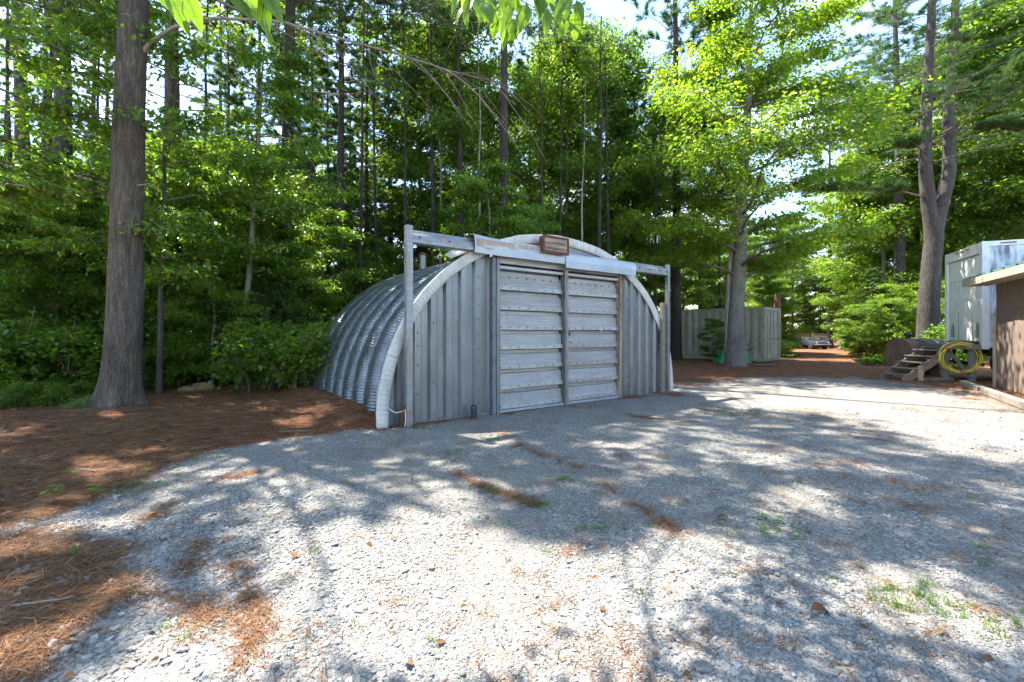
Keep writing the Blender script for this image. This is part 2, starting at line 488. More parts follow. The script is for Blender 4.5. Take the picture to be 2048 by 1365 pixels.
class MB:
    def __init__(s):
        s.v = []; s.f = []; s.sm = []

    def add(s, vs, fs, smooth=False):
        b = len(s.v)
        s.v += [tuple(x) for x in vs]
        s.f += [tuple(i + b for i in f) for f in fs]
        s.sm += [smooth] * len(fs)
        return s

    def box(s, x0, x1, y0, y1, z0, z1):
        v = [(x0, y0, z0), (x1, y0, z0), (x1, y1, z0), (x0, y1, z0), (x0, y0, z1), (x1, y0, z1), (x1, y1, z1), (x0, y1, z1)]
        f = [(0, 3, 2, 1), (4, 5, 6, 7), (0, 1, 5, 4), (1, 2, 6, 5), (2, 3, 7, 6), (3, 0, 4, 7)]
        return s.add(v, f)

    def bar(s, a, b, wd, th, up=(0, 0, 1)):
        """box beam from a to b, width wd, thickness th along up"""
        a = Vector(a); b = Vector(b); d = (b - a).normalized(); up = Vector(up)
        sd_ = d.cross(up).normalized(); u = sd_.cross(d).normalized()
        v = []
        for p in (a, b):
            for i, j in ((-1, -1), (1, -1), (1, 1), (-1, 1)):
                v.append(p + sd_ * (i * wd / 2) + u * (j * th / 2))
        return s.add(v, [(3, 2, 1, 0), (4, 5, 6, 7), (0, 1, 5, 4), (1, 2, 6, 5), (2, 3, 7, 6), (3, 0, 4, 7)])

    def tube(s, pts, rad, seg=10, smooth=True, cap=True):
        pts = [Vector(p) for p in pts]
        if isinstance(rad, (int, float)): rad = [rad] * len(pts)
        v = []; f = []
        n = len(pts)
        prev = None
        for i, p in enumerate(pts):
            d = (pts[min(i + 1, n - 1)] - pts[max(i - 1, 0)]).normalized()
            if prev is None:
                a = d.orthogonal().normalized()
            else:
                a = (prev - d * prev.dot(d))
                a = a.normalized() if a.length > 1e-6 else d.orthogonal().normalized()
            prev = a
            b = d.cross(a)
            for k in range(seg):
                t = 2 * math.pi * k / seg
                v.append(p + (a * math.cos(t) + b * math.sin(t)) * rad[i])
        for i in range(n - 1):
            for k in range(seg):
                k2 = (k + 1) % seg
                f.append((i * seg + k, i * seg + k2, (i + 1) * seg + k2, (i + 1) * seg + k))
        s.add(v, f, smooth)
        if cap:
            s.add(v[:seg], [tuple(reversed(range(seg)))]); s.add(v[-seg:], [tuple(range(seg))])
        return s

    def extrude(s, prof, a, b, axis=0):
        """closed profile (list of 2D) extruded along an axis from a to b; the profile fills the other two axes in order"""
        n = len(prof)
        v = []
        for t in (a, b):
            for p, q in prof:
                v.append({0: (t, p, q), 1: (p, t, q), 2: (p, q, t)}[axis])
        f = [(i, (i + 1) % n, n + (i + 1) % n, n + i) for i in range(n)]
        f.append(tuple(reversed(range(n)))); f.append(tuple(range(n, 2 * n)))
        return s.add(v, f)

    def mesh(s, name, mat):
        me = bpy.data.meshes.new(name)
        me.from_pydata(s.v, [], s.f)
        me.polygons.foreach_set('use_smooth', s.sm)
        me.update()
        import bmesh
        bm = bmesh.new(); bm.from_mesh(me)
        bmesh.ops.recalc_face_normals(bm, faces=bm.faces)
        bm.to_mesh(me); bm.free()
        if mat: me.materials.append(MATS[mat])
        return me

    def build(s, name, mat, parent=None, bevel=0.0):
        o = bpy.data.objects.new(name, s.mesh(name, mat))
        link(o, parent)
        if bevel:
            b = o.modifiers.new('bevel', 'BEVEL'); b.width = bevel; b.segments = 2; b.limit_method = 'ANGLE'
        return o


def np_mesh(name, verts, faces_idx, nper, mat, rnd=None, smooth_=False):
    """faces_idx: (F, nper) int array"""
    me = bpy.data.meshes.new(name)
    V = len(verts); Fn = len(faces_idx)
    me.vertices.add(V)
    me.vertices.foreach_set('co', np.ascontiguousarray(verts, np.float32).ravel())
    me.loops.add(Fn * nper)
    me.loops.foreach_set('vertex_index', np.ascontiguousarray(faces_idx, np.int32).ravel())
    me.polygons.add(Fn)
    me.polygons.foreach_set('loop_start', np.arange(0, Fn * nper, nper, dtype=np.int32))
    me.polygons.foreach_set('use_smooth', np.full(Fn, smooth_, dtype=bool))
    if rnd is not None:
        at = me.attributes.new('rnd', 'FLOAT', 'FACE')
        at.data.foreach_set('value', np.ascontiguousarray(rnd, np.float32))
    me.update(calc_edges=True)
    me.materials.append(MATS[mat])
    return me


def grid_mesh(name, P, mat, smooth_=True, flip=False):
    """P: (n, m, 3) grid"""
    n, m = P.shape[:2]
    i = np.arange(n * m).reshape(n, m)
    q = np.stack([i[:-1, :-1], i[1:, :-1], i[1:, 1:], i[:-1, 1:]], -1).reshape(-1, 4)
    if flip: q = q[:, ::-1]
    return np_mesh(name, P.reshape(-1, 3), q, 4, mat, None, smooth_)


def nrm(a):
    return a / np.maximum(np.linalg.norm(a, axis=-1, keepdims=True), 1e-9)


def leaf_arrays(P, D, N, Ls, Ws, rng, fine=False):
    """leaf blades: base P, direction D, normal N -> verts, tris, rnd"""
    n = len(P)
    D = nrm(D); S = nrm(np.cross(N, D)); N = nrm(np.cross(D, S))
    Ls = Ls[:, None]; Ws = Ws[:, None]
    r = rng.random(n)
    if not fine:
        fold = 0.18
        v = np.stack([P, P + D * Ls * .45 + S * Ws * .5 + N * Ws * fold, P + D * Ls, P + D * Ls * .45 - S * Ws * .5 + N * Ws * fold], 1)
        b = np.arange(n)[:, None] * 4
        t = np.stack([b + [0, 3, 2], b + [0, 2, 1]], 1).reshape(-1, 3)
        return v.reshape(-1, 3), t, np.repeat(r, 2)
    droop = rng.uniform(0.02, 0.2, (n, 1))
    v = np.stack([P, P + D * Ls * .3 + S * Ws * .42 + N * Ws * .12, P + D * Ls * .62 + S * Ws * .40 + N * (Ws * .12 - droop * Ls * .4),
                  P + D * Ls - N * droop * Ls, P + D * Ls * .62 - S * Ws * .40 + N * (Ws * .12 - droop * Ls * .4), P + D * Ls * .3 - S * Ws * .42 + N * Ws * .12], 1)
    b = np.arange(n)[:, None] * 6
    t = np.stack([b + [0, 5, 1], b + [1, 5, 4], b + [1, 4, 2], b + [2, 4, 3]], 1).reshape(-1, 3)
    return v.reshape(-1, 3), t, np.repeat(r, 4)


def rand_leaves(P, size, rng, fine=False, tilt=0.55, asp=0.62, outward=None):
    n = len(P)
    th = rng.uniform(0, 2 * np.pi, n)
    D = np.stack([np.cos(th), np.sin(th), rng.normal(-0.35, 0.35, n)], 1)
    if outward is not None:
        D = D * 0.8 + outward * 0.8
    N = np.stack([rng.normal(0, tilt, n), rng.normal(0, tilt, n), np.ones(n)], 1)
    Ls = size * rng.uniform(0.65, 1.25, n)
    return leaf_arrays(P, D, N, Ls, Ls * asp, rng, fine)


def tufts(P, D, rng, k=8, ln=0.13, wd=0.006, spread=0.55):
    """bundles of needles: one thin triangle each"""
    n = len(P)
    D = nrm(D)
    d = nrm(D[:, None, :] + rng.normal(0, spread, (n, k, 3)))
    l = ln * rng.uniform(0.7, 1.2, (n, k, 1))
    s = nrm(np.cross(d, rng.normal(0, 1, (n, k, 3))))
    b = P[:, None, :] + rng.normal(0, 0.015, (n, k, 3))
    v = np.stack([b - s * wd / 2, b + s * wd / 2, b + d * l], 2).reshape(-1, 3)
    t = np.arange(n * k * 3).reshape(-1, 3)
    r = np.repeat(rng.random(n), k) * 0.7 + rng.random(n * k) * 0.3
    return v, t, r


# ------------------------------------------------------------------ where the sun reaches the yard: gaps in the canopy
POOLS = [
    [(150, 1365), (260, 1262), (420, 1225), (560, 1195), (590, 1130), (500, 1080), (520, 1030), (640, 1048), (840, 1042), (1000, 1068), (1130, 1092), (1250, 1100), (1380, 1055), (1470, 1090), (1560, 1110), (1500, 1180), (1420, 1215), (1390, 1290), (1340, 1365)],
    [(430, 950), (560, 925), (640, 930), (760, 955), (800, 985), (700, 1010), (560, 1005), (470, 985)],
    [(800, 1000), (900, 985), (960, 1030), (880, 1050)],
    [(1385, 788), (1500, 782), (1700, 776), (1900, 778), (2048, 812), (2200, 850), (2200, 890), (2048, 880), (1900, 858), (1800, 850), (1650, 836), (1440, 806)],
    [(1850, 893), (1960, 882), (2120, 900), (2120, 925), (1960, 912)],
    [(900, 862), (1000, 855), (1060, 868), (1040, 888), (940, 885)],
    [(1480, 898), (1580, 890), (1600, 910), (1500, 920)],
    [(1480, 975), (1600, 965), (1680, 990), (1660, 1010), (1530, 1000)],
    [(1730, 1140), (1850, 1128), (1930, 1170), (2048, 1230), (2200, 1300), (2100, 1340), (1960, 1300), (1830, 1270), (1690, 1250), (1620, 1215), (1700, 1190)],
    [(1800, 1365), (1900, 1320), (2048, 1365)],
    [(120, 935), (260, 918), (330, 925), (200, 955)],
    [(190, 838), (260, 822), (330, 836), (260, 852)],
    [(0, 862), (60, 842), (110, 855), (40, 876)],
    [(540, 838), (620, 832), (640, 846), (560, 850)],
    [(0, 1290), (90, 1270), (120, 1365), (0, 1365)],
    [(1380, 745), (1480, 742), (1500, 752), (1400, 756)],
    [(1600, 716), (1760, 712), (1800, 720), (1640, 726)],
]
MW, MH = 560, 180           # mask raster, 4 px cells, x from -20.., y from 690
_xs = np.arange(MW) * 4.0 + 2
_ys = np.arange(MH) * 4.0 + 690
_gx, _gy = np.meshgrid(_xs, _ys)
POOLMASK = np.zeros((MH, MW), bool)
_jx = _gx + (fbm(_gx / 60, _gy / 25, 5, 3) - .5) * 90
_jy = _gy + (fbm(_gx / 60, _gy / 25, 9, 3) - .5) * 40
for poly in POOLS:
    ins = np.zeros((MH, MW), bool)
    for (x1, y1), (x2, y2) in zip(poly, poly[1:] + poly[:1]):
        if y1 == y2: continue
        c_ = ((y1 > _jy) != (y2 > _jy)) & (_jx < (x2 - x1) * (_jy - y1) / (y2 - y1) + x1)
        ins ^= c_
    POOLMASK |= ins


def lets_sun(W):
    """True where a leaf at world W would shade a patch of the yard that lies in the sun"""
    gx_ = W[:, 0] + W[:, 2] * SHX
    gy_ = W[:, 1] + W[:, 2] * SHY
    ok = gy_ > 1.75
    yy = np.where(ok, gy_, 1.75)
    px = 1024 + 910 * gx_ / yy
    py = HOR + 910 * CAM_H / yy
    i = np.clip(((py - 690) / 4).astype(int), 0, MH - 1)
    j = ((px) / 4).astype(int)
    inside = ok & (j >= 0) & (j < MW) & (py > 690)
    hit = inside & POOLMASK[i, np.clip(j, 0, MW - 1)]
    for (cx, cy_, cz, rx_, ry_) in ((0.03, 1.8, 2.78, .50, .35), (-0.62, 1.02, 2.30, .40, .30)):
        ex_ = W[:, 0] + (W[:, 2] - cz) * SHX - cx; ey_ = W[:, 1] + (W[:, 2] - cz) * SHY - cy_
        hit |= (W[:, 2] > cz + .4) & ((ex_ / rx_) ** 2 + (ey_ / ry_) ** 2 < 1)
    # gaps above the leafy wood edge, so that sun flecks reach the saplings
    ux = W[:, 0] + (W[:, 2] - 3) * SHX; uy = W[:, 1] + (W[:, 2] - 3) * SHY
    hit |= (W[:, 2] > 7) & (ux < -4.6) & (uy > 9.3) & (uy < 17) & (fbm(ux * .7 + 11, uy * .7, 91, 3) > .42)
    return hit


# ------------------------------------------------------------------ trees
def tube_np(pts, rad, seg, rng=None, rough=0.0, twist=0.0):
    pts = np.asarray(pts, float); rad = np.asarray(rad, float)
    n = len(pts)
    d = np.gradient(pts, axis=0); d = nrm(d)
    ref = np.array([0.0, 1.0, 0.0]) if abs(d[0, 2]) > 0.5 else np.array([0.0, 0.0, 1.0])
    a = nrm(np.cross(d, ref)); b = np.cross(d, a)
    t = np.linspace(0, 2 * np.pi, seg, endpoint=False)
    r = rad[:, None] * np.ones((1, seg))
    if rough and rng is not None:
        r = r * (1 + rough * rng.normal(0, 1, (n, seg)))
    v = pts[:, None, :] + (a[:, None, :] * np.cos(t)[None, :, None] + b[:, None, :] * np.sin(t)[None, :, None]) * r[:, :, None]
    i = np.arange(n * seg).reshape(n, seg)
    j = np.roll(i, -1, axis=1)
    q = np.stack([i[:-1], j[:-1], j[1:], i[1:]], -1).reshape(-1, 4)
    return v.reshape(-1, 3), q


class Tubes:
    def __init__(s): s.v = []; s.q = []; s.n = 0

    def add(s, pts, rad, seg=5, rng=None, rough=0.0):
        v, q = tube_np(pts, rad, seg, rng, rough)
        s.v.append(v); s.q.append(q + s.n); s.n += len(v)

    def mesh(s, name, mat):
        return np_mesh(name, np.concatenate(s.v), np.concatenate(s.q), 4, mat, None, True)


def trunk_path(rng, H, lean=(0, 0), wob=0.12, n=14):
    t = np.linspace(0, 1, n)
    wx = np.cumsum(rng.normal(0, wob, n)) * 0.5; wy = np.cumsum(rng.normal(0, wob, n)) * 0.5
    wx -= wx[0]; wy -= wy[0]
    return np.stack([lean[0] * t * H + wx * t, lean[1] * t * H + wy * t, t * H], 1)


def path_at(path, z):
    return np.array([np.interp(z, path[:, 2], path[:, 0]), np.interp(z, path[:, 2], path[:, 1]), z])


def limb_curve(p0, az, length, rise, droop, rng, n=6, wob=0.06):
    t = np.linspace(0, 1, n)
    h = np.array([math.cos(az), math.sin(az), 0])
    side = np.array([-math.sin(az), math.cos(az), 0])
    w_ = np.cumsum(rng.normal(0, wob, n)) * length * 0.5; w_ -= w_[0]
    z = length * (math.sin(rise) * t - droop * t * t)
    x = length * math.cos(rise) * t
    return p0 + h * x[:, None] + side * w_[:, None] + np.array([0, 0, 1.0]) * z[:, None]


def interp_path(path, t):
    k = np.clip(t, 0, 0.9999) * (len(path) - 1)
    i = k.astype(int); f = (k - i)[:, None]
    return path[i] * (1 - f) + path[i + 1] * f


def broad_points(rng, path, lo, hi, R, nlimb, ntwig, per_twig, tubes, r0, rise=(0.3, 0.9), prof=None, flat=0.5, spread=0.16, az_range=None, base=None):
    """limbs, twigs and leaf positions of a broadleaf crown"""
    H = path[-1, 2]
    pts = []; outs = []
    for i in range(nlimb):
        f = (i + rng.random()) / nlimb
        z = lo + (hi - lo) * f
        az = i * 2.39996 + rng.normal(0, 0.35)
        if az_range is not None:
            az = rng.uniform(*az_range)
        pr = prof(f) if prof else math.sqrt(max(0.05, 1 - (f * 1.0) ** 2 * 0.85)) * min(1, 0.55 + f * 1.4)
        ln = R * pr * rng.uniform(0.75, 1.15)
        c = limb_curve(path_at(path, z), az, ln, rng.uniform(*rise), rng.uniform(0.05, 0.25), rng)
        rr = r0 * (0.36 - 0.22 * f)
        if base is not None and lets_sun(c + base).mean() > .5: continue
        tubes.add(c, np.linspace(max(rr, 0.02), 0.008, len(c)), 5)
        for k in range(ntwig):
            t = rng.uniform(0.22, 1.0)
            p = interp_path(c, np.array([t]))[0]
            a2 = az + rng.choice([-1, 1]) * rng.uniform(0.3, 1.2)
            tl = ln * rng.uniform(0.18, 0.42)
            tw = limb_curve(p, a2, tl, rng.uniform(-0.1, 0.6), 0.2, rng, 4)
            if base is not None and lets_sun(tw[1:3] + base).any() and rng.random() < .95: continue
            tubes.add(tw, np.linspace(0.012, 0.004, 4), 3)
            m = max(2, int(per_twig * rng.uniform(0.6, 1.4)))
            q = interp_path(tw, rng.uniform(0.15, 1.05, m)) + rng.normal(0, 1, (m, 3)) * np.array([spread, spread, spread * flat])
            pts.append(q)
            outs.append(np.tile(np.array([math.cos(a2), math.sin(a2), -0.25]), (m, 1)))
    return np.concatenate(pts), np.concatenate(outs)


def pine_points(rng, path, lo, hi, R, nwh, per, tubes, r0, prof, rise=(-0.05, 0.3), ntw=11, ntf=7, droop=0.06, base=None):
    P = []; D = []
    for i in range(nwh):
        f = (i + 0.3 * rng.random()) / nwh
        z = lo + (hi - lo) * f
        a0 = rng.uniform(0, 6.28)
        for k in range(per):
            if rng.random() < 0.12: continue
            az = a0 + k * 2 * math.pi / per + rng.normal(0, 0.2)
            ln = R * prof(f) * rng.uniform(0.65, 1.15)
            c = limb_curve(path_at(path, z + rng.normal(0, 0.1)), az, ln, rng.uniform(*rise), droop, rng, 7, 0.04)
            c[-2:, 2] += ln * 0.03
            if base is not None and lets_sun(c + base).mean() > .45: continue
            tubes.add(c, np.linspace(max(0.012, r0 * 0.14 * (1 - f * 0.6)), 0.005, len(c)), 4)
            for j in range(ntw):
                t = rng.uniform(0.3, 1.0) ** 0.8
                p = interp_path(c, np.array([t]))[0]
                a2 = az + rng.choice([-1, 1]) * rng.uniform(0.35, 1.0) * (1 if t < 0.95 else 0.3)
                tl = ln * rng.uniform(0.12, 0.28) * (1.15 - 0.4 * t)
                tw = limb_curve(p, a2, tl, rng.uniform(0.0, 0.35), 0.1, rng, 3, 0.03)
                if base is not None and lets_sun(tw[1:2] + base)[0] and rng.random() < .97: continue
                tubes.add(tw, [0.008, 0.006, 0.004], 3)
                q = interp_path(tw, rng.uniform(0.2, 1.0, ntf)) + rng.normal(0, 0.03, (ntf, 3))
                P.append(q)
                dd = np.array([math.cos(a2), math.sin(a2), 0.55])
                D.append(np.tile(dd, (ntf, 1)) + rng.normal(0, 0.35, (ntf, 3)))
    return np.concatenate(P), np.concatenate(D)


def trunk_mesh(name, path, radii, mat, seg=14, rng=None, rough=0.02, flare=0.35):
    p = path.copy()
    n = len(p)
    zz = p[:, 2] - p[0, 2]
    rad = np.asarray(radii, float).copy()
    rad = rad * (1 + flare * np.exp(-zz / (rad[0] * 1.8 + 0.05)))
    # refine
    m = max(n, int(zz[-1] / 0.5))
    tt = np.unique(np.concatenate([np.linspace(0, 1, m), np.linspace(0, 0.08, 8)]))
    p2 = interp_path(p, tt); r2 = np.interp(tt, np.linspace(0, 1, n), rad)
    zf = p2[:, 2] - p2[0, 2]
    r2 = np.interp(tt, np.linspace(0, 1, n), np.asarray(radii, float)) * (1 + flare * np.exp(-zf / (radii[0] * 1.8 + 0.05)))
    p2[0, 2] -= 0.25
    T = Tubes()
    T.add(p2, r2, seg, rng, rough)
    return T.mesh(name, mat)


def make_tree(name, loc, trunk_me, limb_me, crown_me, rz=0, sc=1.0, label=None, cat='tree', group=None):
    e = empty(name, loc, rz, label, cat, group)
    e.scale = (sc, sc, sc)
    for nm, me in (('trunk', trunk_me), ('branches', limb_me), ('crown', crown_me)):
        if me is not None:
            o = link(bpy.data.objects.new(nm, me), e)
            if nm == 'branches': o['kind'] = 'stuff'
    return e


# ---- shared prototypes
def proto_broad(seed, H, lo, R, r0, nl, nt_, pt, size, lmat, bmat, hi=None, flat=0.5, rise=(0.3, 0.9), spread=0.2, base=None, cull=False, prof=None, lean=(0, 0), wob=0.12):
    rng = np.random.default_rng(seed)
    path = trunk_path(rng, H, lean, wob)
    tb = Tubes()
    P, O = broad_points(rng, path, lo, hi or H * 0.98, R, nl, nt_, pt, tb, r0, rise, prof, flat, spread)
    if cull and base is not None:
        P_ = P + np.array(base)
        keep = ~(lets_sun(P_) & (rng.random(len(P)) < 0.985))
        P = P[keep]; O = O[keep]
    v, t, r = rand_leaves(P, size, rng, False, outward=O)
    cm = np_mesh('crown', v, t, 3, lmat, r)
    rad = r0 * np.linspace(1, 0.18, len(path))
    return trunk_mesh('trunk', path, rad, bmat, 12, rng), tb.mesh('branches', 'twig'), cm


def proto_pine(seed, H, lo, R, r0, nwh, per, mat='needle_green', bmat='pine_bark_dark', prof=None, ln=0.14, wd=0.009, k=8, ntw=10, ntf=6, base=None, cull=False, dead=6, lean=(0, 0), wob=0.07, rise=(-0.05, 0.3), droop=0.06):
    rng = np.random.default_rng(seed)
    path = trunk_path(rng, H, lean, wob)
    tb = Tubes()
    prof = prof or (lambda f: (1 - f) ** 0.75 * 0.9 + 0.12)
    P, D = pine_points(rng, path, lo, H * 0.98, R, nwh, per, tb, r0, prof, rise, ntw, ntf, droop, np.array(base) if cull and base is not None else None)
    for i in range(dead):
        z = rng.uniform(min(2.0, lo * .4), lo)
        c = limb_curve(path_at(path, z), rng.uniform(0, 6.28), rng.uniform(0.5, 1.8), rng.uniform(-0.2, 0.3), 0.1, rng, 5, 0.08)
        tb.add(c, np.linspace(0.022, 0.005, 5), 4)
    if cull and base is not None:
        keep = ~(lets_sun(P + np.array(base)) & (rng.random(len(P)) < 0.985))
        P = P[keep]; D = D[keep]
    v, t, r = tufts(P, D, rng, k, ln, wd)
    cm = np_mesh('crown', v, t, 3, mat, r)
    rad = r0 * np.linspace(1, 0.15, len(path))
    return trunk_mesh('trunk', path, rad, bmat, 12, rng), tb.mesh('branches', 'twig'), cm


def proto_shrub(seed, H, R, nstem, nleaf, size, lmat):
    rng = np.random.default_rng(seed)
    tb = Tubes()
    Ps = []
    for i in range(nstem):
        az = i * 2.4 + rng.normal(0, .4)
        c = limb_curve(np.array([rng.normal(0, .12), rng.normal(0, .12), -0.1]), az, H * rng.uniform(.75, 1.1), rng.uniform(0.95, 1.45), 0.05, rng, 7, 0.05)
        tb.add(c, np.linspace(0.022, 0.006, 7), 4)
        for k in range(10):
            p = interp_path(c, np.array([rng.uniform(0.15, 1)]))[0]
            tw = limb_curve(p, rng.uniform(0, 6.28), R * rng.uniform(.4, 1.0), rng.uniform(-.1, .5), .15, rng, 4)
            tb.add(tw, np.linspace(0.007, 0.003, 4), 3)
            m = int(nleaf / nstem / 10)
            Ps.append(interp_path(tw, rng.uniform(0.1, 1.05, m)) + rng.normal(0, 1, (m, 3)) * np.array([.10, .10, .06]))
    P = np.concatenate(Ps)
    v, t, r = rand_leaves(P, size, rng, True, 0.45, 0.6)
    return tb.mesh('stems', 'twig'), np_mesh('foliage', v, t, 3, lmat, r)


# ------------------------------------------------------------------ ground
HUT_O = np.array([1.014, 9.588])
HUT_A = math.atan2(0.6, 0.8)


def dist_polyline(x, y, pts):
    d = np.full(np.shape(x), 1e9)
    for (x1, y1), (x2, y2) in zip(pts[:-1], pts[1:]):
        dx, dy = x2 - x1, y2 - y1
        t = np.clip(((x - x1) * dx + (y - y1) * dy) / (dx * dx + dy * dy + 1e-9), 0, 1)
        d = np.minimum(d, np.hypot(x - x1 - t * dx, y - y1 - t * dy))
    return d


def in_poly(x, y, poly):
    ins = np.zeros(np.shape(x), bool)
    for (x1, y1), (x2, y2) in zip(poly, poly[1:] + poly[:1]):
        if y1 == y2: continue
        ins ^= ((y1 > y) != (y2 > y)) & (x < (x2 - x1) * (y - y1) / (y2 - y1) + x1)
    return ins


EDGE = [gxy(-60, 1090), gxy(0, 1064), gxy(200, 992), gxy(330, 932), gxy(420, 904), gxy(560, 880), gxy(700, 866), gxy(775, 857)]
NEEDLE_POLY = EDGE + [(-1.2, 8.0), (-0.6, 14), (-0.5, 40), (-80, 40), (-80, 3.0)]
FARPOLY = [gxy(1345, 790), gxy(1372, 772), gxy(1420, 764), gxy(1500, 758), gxy(1600, 756), gxy(1700, 757), gxy(1770, 764), gxy(1850, 770), gxy(1935, 786), gxy(2048, 822), (14, 8.5), (60, 8), (60, 90), (-0.5, 90), (-0.5, 14)]
PATCH = [gxy(-30, 1082), gxy(150, 1082), gxy(250, 1140), gxy(285, 1175), gxy(200, 1225), gxy(120, 1260), gxy(60, 1365), gxy(-60, 1365)]
STREAKS = [([gxy(395, 1085), gxy(372, 1160)], 0.04), ([gxy(470, 1132), gxy(500, 1200), gxy(508, 1280), gxy(478, 1365)], 0.03),
           ([gxy(1000, 862), gxy(1030, 885), gxy(1080, 908), gxy(1150, 932), gxy(1215, 940)], 0.09),
           ([gxy(900, 940), gxy(955, 968), gxy(1010, 986), gxy(1070, 1012)], 0.055),
           ([gxy(1215, 972), gxy(1262, 1010), gxy(1312, 1034), gxy(1348, 1062)], 0.07),
           ([gxy(1150, 815), gxy(1210, 822), gxy(1300, 836), gxy(1380, 842)], 0.12),
           ([gxy(420, 965), gxy(520, 945)], 0.06), ([gxy(340, 1010), gxy(300, 1040)], 0.05),
           ([gxy(800, 852), gxy(870, 845), gxy(960, 828), gxy(1010, 826)], 0.16),
           ([gxy(1240, 798), gxy(1345, 788)], 0.14),
           ([gxy(200, 1180), gxy(330, 1195), gxy(420, 1240)], 0.05)]
TUFTS_G = [(385, 915, 0.22), (835, 855, 0.13), (1075, 1010, 0.05), (990, 985, 0.05), (1500, 830, 0.45), (1440, 826, 0.3), (1530, 1055, 0.16), (1800, 1190, 0.08), (1830, 1210, 0.08), (900, 905, 0.08), (990, 880, 0.07), (1120, 960, 0.06), (240, 985, 0.1), (1190, 1060, 0.06), (1960, 1240, .12), (300, 970, .15)]


def needle_field(x, y):
    d = dist_polyline(x, y, EDGE)
    ins = in_poly(x, y, NEEDLE_POLY)
    nz = (fbm(x * 1.7, y * 1.7, 3, 4) - .5)
    s = np.where(ins, 1, -1) * d + nz * 0.5
    a = smooth(-0.16, 0.22, s)
    d2 = dist_polyline(x, y, FARPOLY[:10]); i2 = in_poly(x, y, FARPOLY)
    s2 = np.where(i2, 1, -1) * d2 + nz * 2.2
    a = np.maximum(a, smooth(-0.7, 1.2, s2) * 0.95)
    d3 = dist_polyline(x, y, PATCH + PATCH[:1]); i3 = in_poly(x, y, PATCH)
    a = np.maximum(a, smooth(-0.18, 0.22, np.where(i3, 1, -1) * d3 + nz * 0.75) * 0.55)
    br = fbm(x * 6, y * 6, 77, 4)
    for pts, wd in STREAKS:
        dd = dist_polyline(x, y, pts)
        a = np.maximum(a, (1 - smooth(wd * 0.1, wd * 1.25, dd + nz * wd * 2.6)) * np.clip(0.05 + 1.0 * br, 0, .68))
    a = np.maximum(a, 0.14 * smooth(0.60, 0.8, fbm(x * 0.9 + 7, y * 0.9, 21, 5)))
    return a


def ground_z(x, y):
    nf = in_poly(x, y, NEEDLE_POLY)
    d = np.where(nf, dist_polyline(x, y, EDGE), 0)
    z = smooth(0, 2.0, d) * 0.06 + (fbm(x * 0.7, y * 0.7, 31, 4) - .5) * 0.10 * smooth(0, 1.5, d)
    z = z + (fbm(x * 0.35, y * 0.35, 41, 3) - .5) * 0.035
    z = z + 0.15 * smooth(14.5, 21, y) * smooth(0, 4, x) + 0.25 * smooth(20, 45, y)
    # needles heaped against the hut's left side
    c, s = math.cos(HUT_A), math.sin(HUT_A)
    u = (x - HUT_O[0]) * c + (y - HUT_O[1]) * s
    v = -(x - HUT_O[0]) * s + (y - HUT_O[1]) * c
    z = z + 0.10 * np.exp(-((u + 3.9) / 0.45) ** 2) * smooth(0.0, 1.2, v) * (1 - smooth(5.5, 7, v)) + 0.06 * np.exp(-((u + 3.9) / 0.5) ** 2) * smooth(-0.1, .6, v)
    return z


def gz(x, y):
    return float(ground_z(np.array([float(x)]), np.array([float(y)]))[0])


xs = np.unique(np.concatenate([np.linspace(-220, -30, 14), np.linspace(-30, -10, 26), np.arange(-10, 14.01, 0.085), np.linspace(14, 40, 34), np.linspace(40, 220, 14)]))
ys = np.unique(np.concatenate([np.linspace(-60, 0, 14), np.linspace(0, 1.5, 6), np.arange(1.5, 15.5, 0.085), np.linspace(15.5, 45, 50), np.linspace(45, 320, 16)]))
X, Y = np.meshgrid(xs, ys, indexing='ij')
Zg = ground_z(X.ravel(), Y.ravel()).reshape(X.shape)
gm_ = grid_mesh('ground', np.stack([X, Y, Zg], -1), 'ground', True)
NF = needle_field(X.ravel(), Y.ravel())
at = gm_.attributes.new('needle', 'FLOAT', 'POINT'); at.data.foreach_set('value', NF.astype(np.float32))
MO = np.zeros(X.size)
for px, py, r in TUFTS_G:
    cx, cy_ = gxy(px, py)
    MO = np.maximum(MO, .55 * np.exp(-(((X.ravel() - cx) ** 2 + (Y.ravel() - cy_) ** 2) / (r * 1.3) ** 2)))
for px, py, r in ((190, 1150, .22), (260, 1185, .12), (90, 1110, .25), (60, 1230, .2)):
    cx, cy_ = gxy(px, py)
    MO = np.maximum(MO, 0.9 * np.exp(-(((X.ravel() - cx) ** 2 + (Y.ravel() - cy_) ** 2) / r ** 2)))
at = gm_.attributes.new('moss', 'FLOAT', 'POINT'); at.data.foreach_set('value', MO.astype(np.float32))
ground = link(bpy.data.objects.new('ground', gm_))
tag(ground, 'pale gravel yard bordered by rust brown pine needle floor', kind='structure')


